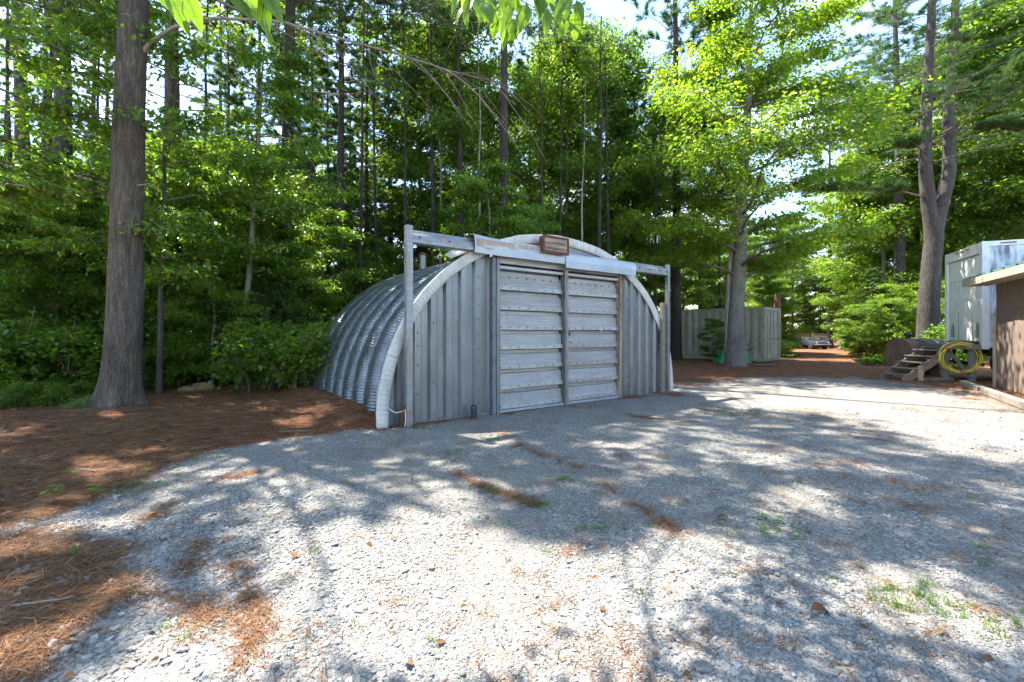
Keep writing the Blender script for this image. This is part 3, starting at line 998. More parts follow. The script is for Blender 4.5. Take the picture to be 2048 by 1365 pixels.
# ------------------------------------------------------------------ scattered stuff (instances on points)
def scatter(name, pts, rot, scl, pick, meshes, label, mat_note=None):
    pc = bpy.data.collections.new(name + '_pieces')
    for i, me in enumerate(meshes):
        pc.objects.link(bpy.data.objects.new('%s_piece_%02d' % (name, i), me))
    me = bpy.data.meshes.new(name)
    me.vertices.add(len(pts))
    me.vertices.foreach_set('co', np.ascontiguousarray(pts, np.float32).ravel())
    a = me.attributes.new('rot', 'FLOAT_VECTOR', 'POINT'); a.data.foreach_set('vector', np.ascontiguousarray(rot, np.float32).ravel())
    a = me.attributes.new('scl', 'FLOAT_VECTOR', 'POINT'); a.data.foreach_set('vector', np.ascontiguousarray(scl, np.float32).ravel())
    a = me.attributes.new('pick', 'INT', 'POINT'); a.data.foreach_set('value', np.ascontiguousarray(pick, np.int32))
    o = link(bpy.data.objects.new(name, me))
    g = bpy.data.node_groups.new(name, 'GeometryNodeTree')
    g.interface.new_socket('Geometry', in_out='INPUT', socket_type='NodeSocketGeometry')
    g.interface.new_socket('Geometry', in_out='OUTPUT', socket_type='NodeSocketGeometry')
    gi = g.nodes.new('NodeGroupInput'); go = g.nodes.new('NodeGroupOutput')
    ip = g.nodes.new('GeometryNodeInstanceOnPoints')
    ci = g.nodes.new('GeometryNodeCollectionInfo')
    ci.inputs['Collection'].default_value = pc
    ci.inputs['Separate Children'].default_value = True
    ci.inputs['Reset Children'].default_value = True

    def na(nm, ty):
        q = g.nodes.new('GeometryNodeInputNamedAttribute'); q.data_type = ty; q.inputs['Name'].default_value = nm
        return q.outputs['Attribute']
    er = g.nodes.new('FunctionNodeEulerToRotation')
    g.links.new(na('rot', 'FLOAT_VECTOR'), er.inputs[0])
    g.links.new(gi.outputs[0], ip.inputs['Points'])
    g.links.new(ci.outputs[0], ip.inputs['Instance'])
    ip.inputs['Pick Instance'].default_value = True
    g.links.new(na('pick', 'INT'), ip.inputs['Instance Index'])
    g.links.new(er.outputs[0], ip.inputs['Rotation'])
    g.links.new(na('scl', 'FLOAT_VECTOR'), ip.inputs['Scale'])
    g.links.new(ip.outputs[0], go.inputs[0])
    md = o.modifiers.new('scatter', 'NODES'); md.node_group = g
    tag(o, label, kind='stuff')
    return o


def view_points(rng, n, y0, y1, margin=1.12, power=1.0):
    """random ground points in the camera's fan; density falls with distance"""
    u = rng.random(n)
    inv = 1 / y0 + (1 / y1 - 1 / y0) * u if power == 1.0 else None
    if power == 1.0:
        y = 1 / inv
    else:
        a = 1 - power
        y = (y0 ** a + (y1 ** a - y0 ** a) * u) ** (1 / a)
    x = y * rng.uniform(-1.13 * margin, 1.13 * margin, n)
    return x, y


def stone_mesh(seed):
    rng = np.random.default_rng(seed)
    import bmesh
    bm = bmesh.new()
    bmesh.ops.create_icosphere(bm, subdivisions=1, radius=1)
    for v in bm.verts:
        k = 1 + rng.normal(0, 0.16)
        v.co = Vector((v.co.x * k, v.co.y * k * rng.uniform(0.9, 1.1), v.co.z * k * 0.5))
    me = bpy.data.meshes.new('stone'); bm.to_mesh(me); bm.free()
    me.polygons.foreach_set('use_smooth', [False] * len(me.polygons))
    me.materials.append(MATS['gravel_stone'])
    return me


rng = np.random.default_rng(11)
xs1, ys1 = view_points(rng, 380000, 1.75, 9.5, power=1.0)
nf = needle_field(xs1, ys1)
TRK = [[gxy(1250, 840), gxy(1560, 850), gxy(1760, 905), gxy(2048, 1000), gxy(2300, 1120)], [gxy(1180, 880), gxy(1420, 930), gxy(1640, 1030), gxy(1800, 1180), gxy(1850, 1365)], [gxy(900, 860), gxy(1000, 930), gxy(1020, 1060), gxy(960, 1365)]]
trk = np.min([dist_polyline(xs1, ys1, t_) for t_ in TRK], axis=0)
worn = np.maximum(1 - smooth(.08, .32, trk + (fbm(xs1 * 2, ys1 * 2, 61, 3) - .5) * .25), smooth(.50, .72, fbm(xs1 * .8 + 3, ys1 * .8, 62, 4)))
keep = rng.random(len(xs1)) > np.maximum(np.clip(nf * 1.25 - 0.1, 0, 0.965), worn * .72)
worn = worn[keep]
xs1, ys1 = xs1[keep], ys1[keep]
hl_u = (xs1 - HUT_O[0]) * math.cos(HUT_A) + (ys1 - HUT_O[1]) * math.sin(HUT_A)
hl_v = -(xs1 - HUT_O[0]) * math.sin(HUT_A) + (ys1 - HUT_O[1]) * math.cos(HUT_A)
keep = ~((np.abs(hl_u) < 4.0) & (hl_v > -0.12))
xs1, ys1 = xs1[keep], ys1[keep]
worn = worn[keep]
N_ = len(xs1)
sz = 0.0058 * np.exp(rng.normal(0, 0.40, N_)) * (1 + 0.15 * smooth(2.0, 8, ys1))
sz *= np.where(rng.random(N_) < 0.02, 1.8, 1.0) * (1 - .3 * worn)
sz *= 1 + 0.25 * smooth(-0.6, -2.2, xs1) * smooth(5.2, 3.0, ys1)
zz = ground_z(xs1, ys1) + sz * rng.uniform(-0.1, 0.5, N_)
scatter('gravel_stones', np.stack([xs1, ys1, zz], 1), np.stack([rng.normal(0, .22, N_), rng.normal(0, .22, N_), rng.uniform(0, 6.28, N_)], 1),
        np.stack([sz * rng.uniform(.9, 1.45, N_), sz * rng.uniform(.75, 1.1, N_), sz * rng.uniform(.7, 1.2, N_)], 1), rng.integers(0, 8, N_), [stone_mesh(i) for i in range(8)],
        'loose grey and white crushed stones covering the yard')


def needle_patch_mesh(seed, n=22, r=0.042, ln=0.08, wd=0.0026, mat='dry_needle'):
    rng = np.random.default_rng(seed)
    p = np.stack([rng.normal(0, r, n), rng.normal(0, r, n), rng.uniform(0.002, 0.014, n)], 1)
    th = rng.uniform(0, 6.28, n)
    d = np.stack([np.cos(th), np.sin(th), rng.normal(0, 0.10, n)], 1)
    s = np.stack([-np.sin(th), np.cos(th), rng.normal(0, .4, n)], 1)
    l = ln * rng.uniform(.6, 1.2, (n, 1))
    b = d + s * rng.normal(0, .25, (n, 1))
    v = np.stack([p - s * wd / 2, p + s * wd / 2, p + d * l * .5 + s * wd / 2, p + d * l * .5 - s * wd / 2, p + d * l * .5 + b * l * .5], 1).reshape(-1, 3)
    k = np.arange(n)[:, None] * 5
    t = np.stack([k + [0, 1, 2], k + [0, 2, 3], k + [3, 2, 4]], 1).reshape(-1, 3)
    return np_mesh('needle_patch', v, t, 3, mat, np.repeat(rng.random(n), 3))


xs2, ys2 = view_points(rng, 42000, 1.75, 15, power=1.15)
nf = needle_field(xs2, ys2)
keep = rng.random(len(xs2)) < np.clip(nf * 1.2 - 0.02, 0.012, 1)
hl_u = (xs2 - HUT_O[0]) * math.cos(HUT_A) + (ys2 - HUT_O[1]) * math.sin(HUT_A)
hl_v = -(xs2 - HUT_O[0]) * math.sin(HUT_A) + (ys2 - HUT_O[1]) * math.cos(HUT_A)
keep &= ~((np.abs(hl_u) < 3.95) & (hl_v > -0.02))
xs2, ys2 = xs2[keep], ys2[keep]
N_ = len(xs2)
s_ = rng.uniform(.8, 1.4, N_) * (1 + 0.5 * smooth(3, 10, ys2))
scatter('fallen_pine_needles', np.stack([xs2, ys2, ground_z(xs2, ys2) + 0.006], 1), np.stack([rng.normal(0, .06, N_), rng.normal(0, .06, N_), rng.uniform(0, 6.28, N_)], 1),
        np.stack([s_, s_, s_], 1), rng.integers(0, 5, N_), [needle_patch_mesh(50 + i) for i in range(5)], 'rust brown fallen pine needles on the ground')


def litter_leaf_mesh(seed, mat='dead_leaf', ln=0.05):
    rng = np.random.default_rng(seed)
    n = 5
    t = np.linspace(0, 1, n)
    w_ = np.sin(t * np.pi) ** 0.8 * ln * rng.uniform(.28, .42)
    curl = rng.uniform(0.1, 0.7)
    rows = []
    for i in range(n):
        z = math.sin(t[i] * 3.0) * ln * .25 * curl
        for s in (-1, 0, 1):
            rows.append(((t[i] - .5) * ln, s * w_[i], z + abs(s) * w_[i] * curl))
    P = np.array(rows).reshape(n, 3, 3)
    me = grid_mesh('litter_leaf', P, mat, True)
    a = me.attributes.new('rnd', 'FLOAT', 'FACE'); a.data.foreach_set('value', np.full(len(me.polygons), rng.random(), np.float32))
    return me


def chip_mesh(seed):
    rng = np.random.default_rng(seed)
    T = Tubes()
    c = limb_curve(np.array([0, 0, 0.004]), 0, rng.uniform(.05, .13), 0.02, 0.0, rng, 4, .08)
    T.add(c, [0.0025, .003, .0025, .0015], 5)
    return T.mesh('twig_piece', 'dead_twig')


xs3, ys3 = view_points(rng, 3400, 1.75, 14, power=1.25)
nf = needle_field(xs3, ys3)
keep = rng.random(len(xs3)) < 0.035 + 0.7 * nf
hl_u = (xs3 - HUT_O[0]) * math.cos(HUT_A) + (ys3 - HUT_O[1]) * math.sin(HUT_A)
hl_v = -(xs3 - HUT_O[0]) * math.sin(HUT_A) + (ys3 - HUT_O[1]) * math.cos(HUT_A)
keep &= ~((np.abs(hl_u) < 4.0) & (hl_v > -0.12))
xs3, ys3 = xs3[keep], ys3[keep]
N_ = len(xs3); s_ = rng.uniform(.4, 1.1, N_)
scatter('leaf_litter', np.stack([xs3, ys3, ground_z(xs3, ys3) + 0.014], 1), np.stack([rng.normal(0, .25, N_), rng.normal(0, .25, N_), rng.uniform(0, 6.28, N_)], 1),
        np.stack([s_, s_, s_], 1), rng.integers(0, 8, N_), [litter_leaf_mesh(70 + i) for i in range(5)] + [chip_mesh(80 + i) for i in range(3)], 'dry leaves and twig bits strewn over gravel and needles')


def grass_mesh(seed, n=11, h=0.045):
    rng = np.random.default_rng(seed)
    p = np.stack([rng.normal(0, .025, n), rng.normal(0, .025, n), np.zeros(n)], 1)
    th = rng.uniform(0, 6.28, n)
    d = np.stack([np.cos(th) * .6, np.sin(th) * .6, np.ones(n)], 1)
    s = np.stack([-np.sin(th), np.cos(th), np.zeros(n)], 1)
    l = h * rng.uniform(.5, 1.3, (n, 1)); wd = 0.0035
    tip = p + d * l + np.stack([np.cos(th), np.sin(th), -.3 * np.ones(n)], 1) * l * .4
    v = np.stack([p - s * wd, p + s * wd, p + d * l * .6 + s * wd * .7, p + d * l * .6 - s * wd * .7, tip], 1).reshape(-1, 3)
    k = np.arange(n)[:, None] * 5
    t = np.stack([k + [0, 1, 2], k + [0, 2, 3], k + [3, 2, 4]], 1).reshape(-1, 3)
    return np_mesh('grass_tuft', v, t, 3, 'grass_green', np.repeat(rng.random(n), 3))


gp = []
for px, py, r in TUFTS_G:
    cx, cy_ = gxy(px, py)
    m = int(8 + 110 * r)
    gp.append(np.stack([rng.normal(cx, r * 1.2, m), rng.normal(cy_, r * .8, m)], 1))
xr, yr = view_points(rng, 130, 2.2, 9)
gp.append(np.stack([xr, yr], 1))
gp = np.concatenate(gp)
gp = gp[gp[:, 1] > 1.5]
N_ = len(gp); s_ = rng.uniform(.35, 1.0, N_)
scatter('grass_tufts', np.stack([gp[:, 0], gp[:, 1], ground_z(gp[:, 0], gp[:, 1])], 1), np.stack([np.zeros(N_), np.zeros(N_), rng.uniform(0, 6.28, N_)], 1),
        np.stack([s_, s_, s_], 1), rng.integers(0, 4, N_), [grass_mesh(90 + i) for i in range(4)], 'sparse short green grass sprouting through the gravel')


# ------------------------------------------------------------------ the metal arch hut
hut = empty('quonset_hut', (HUT_O[0], HUT_O[1], 0), HUT_A, 'corrugated galvanised arch hut with pale ribbed double doors facing the gravel', 'hut')
AN = 2.12


def arch(a, b, n=200, phi0=0.0):
    t = np.linspace(phi0, math.pi - phi0, n)
    c = np.cos(t); s = np.sin(t)
    return np.stack([-np.sign(c) * np.abs(c) ** (2 / AN) * a, np.abs(s) ** (2 / AN) * b], 1)


def arch_z(u, a, b):
    q = np.clip(np.abs(u) / a, 0, 1)
    return b * (1 - q ** AN) ** (1 / AN)


def arch_even(a, b, n):
    """points evenly spaced by arc length, with outward normals"""
    c = arch(a, b, 4000)
    s = np.concatenate([[0], np.cumsum(np.hypot(*np.diff(c, axis=0).T))])
    k = np.linspace(0, s[-1], n)
    p = np.stack([np.interp(k, s, c[:, 0]), np.interp(k, s, c[:, 1])], 1)
    d = np.gradient(p, axis=0); d /= np.hypot(*d.T)[:, None]
    nn = np.stack([-d[:, 1], d[:, 0]], 1)
    return p, nn


NCR = 800
rp, rn = arch_even(3.71, 3.28, NCR)
crimp = np.sin(np.arange(NCR) * np.pi / 2) * 0.016
PW = 0.60
prof_t = np.array([0.0, 0.05, 0.12, 0.20, 0.32, 0.44, 0.56, 0.68, 0.80, 0.88, 0.95, 1.0])
prof_r = np.array([0.0, 0.004, 0.035, 0.066, 0.084, 0.090, 0.090, 0.084, 0.066, 0.035, 0.006, 0.006])
prng = np.random.default_rng(3)
for k in range(8):
    v0 = 0.06 + k * PW * 1.06
    G = np.zeros((NCR, len(prof_t), 3))
    wv = (fbm(np.arange(NCR) / 60, np.full(NCR, k * 3.3), 7, 3) - .5) * 0.02
    for j, (t, r) in enumerate(zip(prof_t, prof_r)):
        wgt = min(1.0, 0.25 + r / 0.05)
        rr = r + crimp * wgt + wv
        G[:, j, 0] = rp[:, 0] + rn[:, 0] * rr
        G[:, j, 1] = v0 + t * PW * 1.06
        G[:, j, 2] = rp[:, 1] + rn[:, 1] * rr - 0.03 + 0.002 * k
    link(bpy.data.objects.new('roof_panel', grid_mesh('roof_panel', G, 'galvanised_roof', True)), hut)
    # seam bolts
    sb = MB()
    for q in range(20, NCR // 2 + 50, 24):
        x, z = rp[q] + rn[q] * 0.012
        sb.tube([(x, v0 + 0.03, z - .03), (x + rn[q][0] * .014, v0 + 0.03, z - .03 + rn[q][1] * .014)], 0.011, 6)
    tag(sb.build('seam_bolts', 'bolt', hut), kind='stuff')
VB = 0.06 + 8 * PW * 1.06
# rear end wall
bw = MB()
bc = arch(3.69, 3.24, 40)
bw.add([(u, VB - 0.05, z) for u, z in bc], [tuple(range(len(bc)))])
bw.build('rear_wall', 'galvanised', hut)

# white arch trim in pieces: crimped front face and a smooth flange lying back over the roof
NT = 600
tp, tn = arch_even(3.96, 3.555, NT)
cuts = [0, 60, 184, 236, 300, 352, 412, 500, NT - 1]
for ci_ in range(len(cuts) - 1):
    a, b = cuts[ci_], cuts[ci_ + 1] + 1
    lift = 0.006 * (ci_ % 2)
    idx = np.arange(a, b)
    cr_ = np.sin(np.arange(len(idx)) * np.pi / 2) * 0.007
    wob = (fbm(idx / 50, idx * 0 + 2.5, 5, 3) - .5) * 0.05
    rows = []
    for dr, v, cw in ((-0.185, -0.035, 0.3), (-0.175, -0.055, 1), (-0.09, -0.06, 1), (-0.012, -0.062, .7), (0.0, -0.058, 0), (0.0, -0.04, 0), (-0.01, 0.03, 0), (-0.03, 0.10, 0), (-0.07, 0.14, 0)):
        row = np.zeros((len(idx), 3))
        row[:, 0] = tp[idx, 0] + tn[idx, 0] * (dr + lift + wob * (1 if v > -.04 else .4))
        row[:, 2] = tp[idx, 1] + tn[idx, 1] * (dr + lift + wob * (1 if v > -.04 else .4)) - 0.02
        row[:, 1] = v - lift - cr_ * cw
        rows.append(row)
    o = link(bpy.data.objects.new('arch_trim', grid_mesh('arch_trim', np.stack(rows, 1), 'trim_white', True)), hut)
    sm = o.modifiers.new('thick', 'SOLIDIFY'); sm.thickness = 0.004
# raised flap of trim left of the flashing
fl = MB()
fl.add([(-2.60, 0.02, 2.84), (-2.20, 0.02, 3.01), (-2.18, 0.36, 3.06), (-2.40, 0.38, 3.05), (-2.60, 0.26, 2.93)], [(0, 1, 2, 3, 4)])
o = fl.build('bent_trim_flap', 'trim_white', hut); o.modifiers.new('thick', 'SOLIDIFY').thickness = 0.006


def sheet_profile(u0, u1, pitch=0.30, depth=0.06, ph=0.0):
    us = []; ds = []
    k0 = math.floor((u0 - ph) / pitch) - 1
    k = k0
    while True:
        b = ph + k * pitch
        for du, d in ((0, 0), (0.11, 0), (0.15, depth), (0.26, depth)):
            us.append(b + du); ds.append(d)
        if b > u1 + pitch: break
        k += 1
    us = np.array(us); ds = np.array(ds)
    inner = us[(us > u0 + 1e-4) & (us < u1 - 1e-4)]
    q = np.concatenate([[u0], inner, [u1]])
    return q, np.interp(q, us, ds)


def wall_sheet(u0, u1, ztop, k):
    q, d = sheet_profile(u0, u1)
    nz = 14
    # extra columns where the arch cuts the top so that the edge follows the curve
    q2 = np.unique(np.concatenate([q, np.linspace(u0, u1, 10)])); d2 = np.interp(q2, q, d)
    zt = np.minimum(arch_z(q2, 3.86, 3.43), ztop)
    G = np.zeros((len(q2), nz, 3))
    for j in range(nz):
        f = j / (nz - 1)
        G[:, j, 0] = q2
        G[:, j, 2] = -0.05 + (zt + 0.05) * f
        G[:, j, 1] = d2 + 0.0025 * k + (fbm(q2 * 2.0, np.full(len(q2), f * 4), 13 + k, 3) - .5) * 0.018
    o = link(bpy.data.objects.new('wall_sheet', grid_mesh('wall_sheet', G, 'wall_galv', False)), hut)
    # bolts down the proud ribs
    b = MB()
    for rib in np.arange(math.ceil((u0 - .065) / .3), math.floor((u1 - .065) / .3) + 1):
        ub = rib * .3 + .055
        if ub < u0 + .03 or ub > u1 - .03 or rib % 3 == 0: continue
        top = min(float(arch_z(np.array([ub]), 3.86, 3.43)[0]), ztop) - 0.25
        for z in np.arange(0.12 + (rib % 2) * .1, top, 0.26 if rib % 2 else 0.52):
            if prng.random() < .12: continue
            zj = z + prng.normal(0, .012)
            b.tube([(ub + prng.normal(0, .006), 0.002, zj), (ub, -0.015, zj)], 0.0125, 6)
    if b.v: tag(b.build('sheet_bolts', 'bolt', hut), kind='stuff')


uu = [-3.855, -3.45, -2.9, -2.35, -1.785]
for k in range(4): wall_sheet(uu[k], uu[k + 1], 2.99, k % 2)
uu = [1.865, 2.45, 3.1, 3.855]
for k in range(3): wall_sheet(uu[k], uu[k + 1], 2.99, k % 2)
# gable strip above the beam
gs = MB()
q = np.linspace(-1.75, 1.75, 30)
gs.add([(u, -0.02, 2.95) for u in q] + [(u, -0.02, float(arch_z(np.array([u]), 3.88, 3.44)[0])) for u in q],
       [(i, i + 1, 31 + i, 30 + i) for i in range(29)])
gs.build('gable_strip', 'galvanised', hut)

# jambs
MB().box(-1.785, -1.712, -0.10, 0.06, -0.03, 2.94).build('door_jamb', 'dark_jamb', hut, 0.004)
MB().box(-1.709, -1.635, -0.125, 0.05, -0.03, 2.94).build('door_jamb', 'galvanised', hut, 0.006)
MB().box(1.795, 1.858, -0.11, 0.06, -0.03, 2.93).build('door_jamb', 'brown_jamb', hut, 0.006)


def make_door(u0, u1, npan, seed, knob):
    e = empty('door', (0, 0, 0)); e.parent = hut
    r = np.random.default_rng(seed)
    ztop, zbot = 2.83, 0.03
    # frame: two stiles, head, foot sill
    MB().box(u0, u1, 0.10, 0.112, zbot, ztop).build('backing_sheet', 'dark_jamb', e)
    ph = (ztop - 0.12 - zbot - 0.04) / npan
    head = MB().box(u0 + 0.01, u1 - 0.01, -0.075, 0.04, ztop - 0.10, ztop - 0.045); head.build('head_rail', 'door_panel_metal', e, 0.005)
    for i in range(npan):
        zb = zbot + 0.03 + i * ph
        d1, d2 = -0.012, -0.024
        jig = r.normal(0, 0.003, 4)
        # profile front: recess, sloped face with fine ribs, proud ledge
        pr = [(0.056, ph - .002), (0.052 + jig[0], ph - 0.068)]
        nr = 12
        for j in range(nr + 1):
            f = j / nr
            z = ph - 0.078 - f * (ph * 0.54)
            pr.append((-0.004 + (0.006 if j % 2 else 0.0) - 0.014 * f, z))
        pr += [(-0.048 + jig[1], ph * 0.225), (-0.054 + jig[2], ph * 0.035), (-0.030, ph * 0.012), (0.054, 0.006)]
        nx = 10
        G = np.zeros((nx, len(pr), 3))
        for a_ in range(nx):
            f = a_ / (nx - 1)
            for b_, (d, z) in enumerate(pr):
                dent = (vnoise(np.array([f * 5 + i * 7.1]), np.array([z * 6.0]), seed)[0] - .5) * 0.012
                G[a_, b_] = (u0 + 0.012 + (u1 - u0 - 0.024) * f, d + dent, zb + z + (vnoise(np.array([f * 3.0]), np.array([i * 2.0]), seed + 4)[0] - .5) * 0.010)
        pm = grid_mesh('door_panel', G, 'door_panel_metal', False)
        po = link(bpy.data.objects.new('door_panel', pm), e)
        bt = MB()
        nb = 8
        for q in range(nb):
            uq = u0 + 0.06 + (u1 - u0 - 0.12) * q / (nb - 1) + r.normal(0, .008)
            zq = zb + ph * 0.135 + r.normal(0, .004)
            bt.tube([(uq, -0.040, zq), (uq, -0.064, zq)], 0.0115, 6)
            if i == npan - 1:
                bt.tube([(uq, 0.0, zb + ph * .70), (uq, -0.024, zb + ph * .70)], 0.0125, 6)
        tag(bt.build('panel_bolts', 'bolt', po), kind='stuff')
    MB().box(u0 + 0.004, u1 - 0.02, -0.105, 0.03, zbot - 0.02, zbot + 0.028).build('foot_sill', 'flashing_metal', e, 0.006)
    return e


MB().box(-1.63, 1.79, -0.055, 0.04, 2.835, 2.985).build('door_header', 'door_panel_metal', hut, 0.004)
dl = make_door(-1.63, 0.03, 7, 21, False)
dr_ = make_door(0.145, 1.79, 7, 22, True)
MB().box(0.033, 0.085, -0.115, 0.03, 0.0, 2.83).build('meeting_stile', 'galvanised', dl, 0.006)
MB().box(0.089, 0.142, -0.108, 0.03, 0.0, 2.83).build('meeting_stile', 'brown_jamb', dr_, 0.006)
lk = MB(); lk.tube([(0.175, -0.05, 1.50), (0.175, -0.085, 1.50)], 0.045, 14).tube([(0.175, -0.085, 1.50), (0.175, -0.10, 1.50)], 0.02, 10)
lk.build('lock', 'dark_steel', dr_)
hd = MB(); hd.tube([(0.19, -0.05, 1.38), (0.22, -0.10, 1.36), (0.24, -0.10, 1.33), (0.25, -0.06, 1.31)], 0.014, 8)
hd.build('handle', 'steel_strap', dr_)
tr = MB(); tr.add([(1.17, -0.052, 1.60), (1.24, -0.055, 1.68), (1.26, -0.053, 1.62), (1.21, -0.056, 1.53)], [(0, 1, 2, 3)])
o = tr.build('torn_patch', 'trim_white', dr_); o.modifiers.new('thick', 'SOLIDIFY').thickness = 0.004

# posts, beam, flashing
lp = MB()
lp.box(-3.545, -3.435, -0.225, -0.217, -0.02, 3.25).box(-3.545, -3.537, -0.2165, -0.13, -0.02, 3.25).box(-3.443, -3.435, -0.2165, -0.13, -0.02, 3.25).box(-3.5365, -3.4435, -0.14, -0.13, -0.02, 3.24)
lp.build('post', 'beam_metal', hut)
MB().box(-3.595, -3.55, -0.21, -0.14, -0.02, 0.34).build('rusty_stub', 'rust_frame', hut, 0.003)
MB().box(3.50, 3.585, -0.225, -0.13, -0.02, 3.25).build('post', 'beam_metal', hut, 0.006)
MB().box(3.37, 3.495, -0.15, -0.065, -0.02, 2.28).build('wooden_post', 'old_timber', hut, 0.006)
bpf = [(-0.075, 3.215), (-0.03, 3.215), (-0.03, 3.202), (-0.065, 3.202), (-0.11, 3.14), (-0.175, 3.105), (-0.185, 3.03), (-0.205, 3.02), (-0.205, 2.99), (-0.03, 2.99), (-0.03, 2.98), (-0.217, 2.98), (-0.217, 3.032), (-0.197, 3.042), (-0.187, 3.112), (-0.122, 3.152)]
bm_ = MB(); bm_.extrude(bpf, -3.43, 3.495, 0)
bm_.build('track_beam', 'beam_metal', hut)
bl = MB()
for u in list(np.arange(-3.3, -2.2, 0.55)) + list(np.arange(2.4, 3.4, 0.4)):
    bl.tube([(u, -0.17, 3.08), (u, -0.21, 3.08)], 0.018, 6)
tag(bl.build('beam_bolts', 'bolt', hut), kind='stuff')


def flashing(u0, u1, z_top, z_bot, vf, mat, name, seed, curl=0.0):
    r = np.random.default_rng(seed)
    n = 26
    us = np.linspace(u0, u1, n)
    rows = []
    for (v, z) in ((-0.03, z_top + 0.055), (-0.12, z_top + 0.045), (vf + 0.03, z_top + 0.012), (vf, z_top - 0.02), (vf - 0.012, (z_top + z_bot) / 2), (vf - 0.004, z_bot)):
        wz = (fbm(us * 1.1, us * 0 + v * 9, seed, 3) - .5) * 0.05
        rows.append(np.stack([us, np.full(n, v) + wz * .3, np.full(n, z) + wz * (1.0 if v > vf + .02 else .35) + curl * smooth(.25, 0, (us - u0) / (u1 - u0)) * (1 if v > vf + .02 else .2)], 1))
    o = link(bpy.data.objects.new(name, grid_mesh(name, np.stack(rows, 1), mat, False)), hut)
    o.modifiers.new('thick', 'SOLIDIFY').thickness = 0.005
    return o


f1 = flashing(-2.27, 0.0, 3.21, 2.93, -0.24, 'flashing_metal', 'flashing_sheet', 4, 0.03)
f2 = flashing(-0.08, 2.18, 3.15, 2.86, -0.25, 'flashing_metal', 'flashing_sheet', 6)
# peeling brown paint along the top of the left sheet: its lower edge runs in drips
pn = 60
us = np.linspace(-2.24, -0.12, pn)
drip = 3.125 - 0.02 * np.abs(vnoise(us * 9, us * 0, 3)) - 0.11 * np.maximum(0, vnoise(us * 3.1, us * 0 + 4, 8) - .62) / .38 - 0.07 * np.exp(-((us + 1.45) / .09) ** 2)
wz = (fbm(us * 1.1, us * 0 - 0.24 * 9, 4, 3) - .5) * 0.05
PP = np.stack([np.stack([us, np.full(pn, -0.252), 3.192 + wz * .35], 1), np.stack([us, np.full(pn, -0.257), drip + wz * .35], 1)], 1)
link(bpy.data.objects.new('peeling_paint', grid_mesh('peeling_paint', PP, 'peeled_brown', False)), f1)

# rusty framed panel on the gable
rx = empty('rusty_panel', (0, 0, 0)); rx.parent = hut
MB().box(-0.75, -0.095, -0.325, -0.20, 3.12, 3.42).build('back_box', 'rust_frame', rx, 0.006)
fr = MB()
fr.box(-0.77, -0.075, -0.35, -0.32, 3.39, 3.44).box(-0.77, -0.075, -0.35, -0.32, 3.09, 3.14).box(-0.77, -0.725, -0.349, -0.32, 3.14, 3.39).box(-0.12, -0.075, -0.349, -0.32, 3.14, 3.39)
fr.build('frame', 'rust_frame', rx, 0.004)
MB().box(-0.725, -0.12, -0.338, -0.326, 3.14, 3.39).build('face', 'rust_panel', rx)
for x in (-0.62, -0.22):
    MB().box(x - .02, x + .02, -0.21, -0.03, 3.20, 3.24).build('bracket', 'rust_frame', rx)

# vent pipe through the rear of the roof
vp = empty('vent_pipe', (0, 0, 0)); vp.parent = hut
MB().tube([(-1.22, 4.0, 2.7), (-1.22, 4.0, 3.58)], 0.085, 16).build('pipe', 'galvanised', vp)
MB().tube([(-1.22, 4.0, 3.585), (-1.22, 4.0, 3.605), (-1.22, 4.0, 3.66)], [0.115, 0.118, 0.02], 16).build('cap', 'rust_frame', vp)
# wire loop at the left foot
wl = MB()
wl.tube([(-3.80, -0.075, 0.32), (-3.70, -0.12, 0.24), (-3.62, -0.18, 0.25), (-3.57, -0.23, 0.29), (-3.565, -0.24, 0.12), (-3.585, -0.245, 0.02)], 0.007, 6)
wl.build('wire', 'wire_white', hut)
# rust spots and dark patch on the roof (felt repair)
pt = MB()
i0, i1 = 257, 271
vv0, vv1 = 0.62, 0.83
for i in (i0, i1):
    x, z = rp[i] + rn[i] * 0.14
    pt.v += [(x, vv0, z - .02), (x, vv1, z - .02)]
pt.f.append((0, 1, 3, 2)); pt.sm.append(False)
o = pt.build('dark_patch', 'dark_steel', hut); o.modifiers.new('thick', 'SOLIDIFY').thickness = 0.004

# foot strip: bottom channel along left wall
MB().box(-3.40, -1.79, -0.012, 0.0, -0.03, 0.035).build('foot_strip', 'dark_jamb', hut)

# curled flap of white trim at the right corner
def hut_w(u, v, z=0.0):
    c, s = math.cos(HUT_A), math.sin(HUT_A)
    return (HUT_O[0] + u * c - v * s, HUT_O[1] + u * s + v * c, z)


ct_ = np.zeros((9, 4, 3))
for i in range(9):
    t = i / 8
    for j in range(4):
        q = j / 3
        ct_[i, j] = (3.90 + .10 * math.sin(t * 2.6) + .05 * q, .10 + .16 * q, 1.02 + .34 * t - .03 * q * q)
o = link(bpy.data.objects.new('bent_trim_flap', grid_mesh('bent_trim_flap', ct_, 'trim_white', True)), hut)
o.modifiers.new('thick', 'SOLIDIFY').thickness = 0.005

# black capped standpipe in front of the left wall
sx, sy = gxy(948, 837)
sp = empty('standpipe', (sx, sy, gz(sx, sy)), 0, 'short black plastic pipe with cap sticking out of the gravel', 'pipe')
MB().tube([(0, 0, -0.2), (0, 0, 0.17)], 0.052, 18).build('pipe', 'black_plastic', sp)
MB().tube([(0, 0, 0.165), (0, 0, 0.215), (0, 0, 0.235), (0, 0, 0.245)], [0.060, 0.060, 0.05, 0.02], 18).build('cap', 'black_plastic', sp)


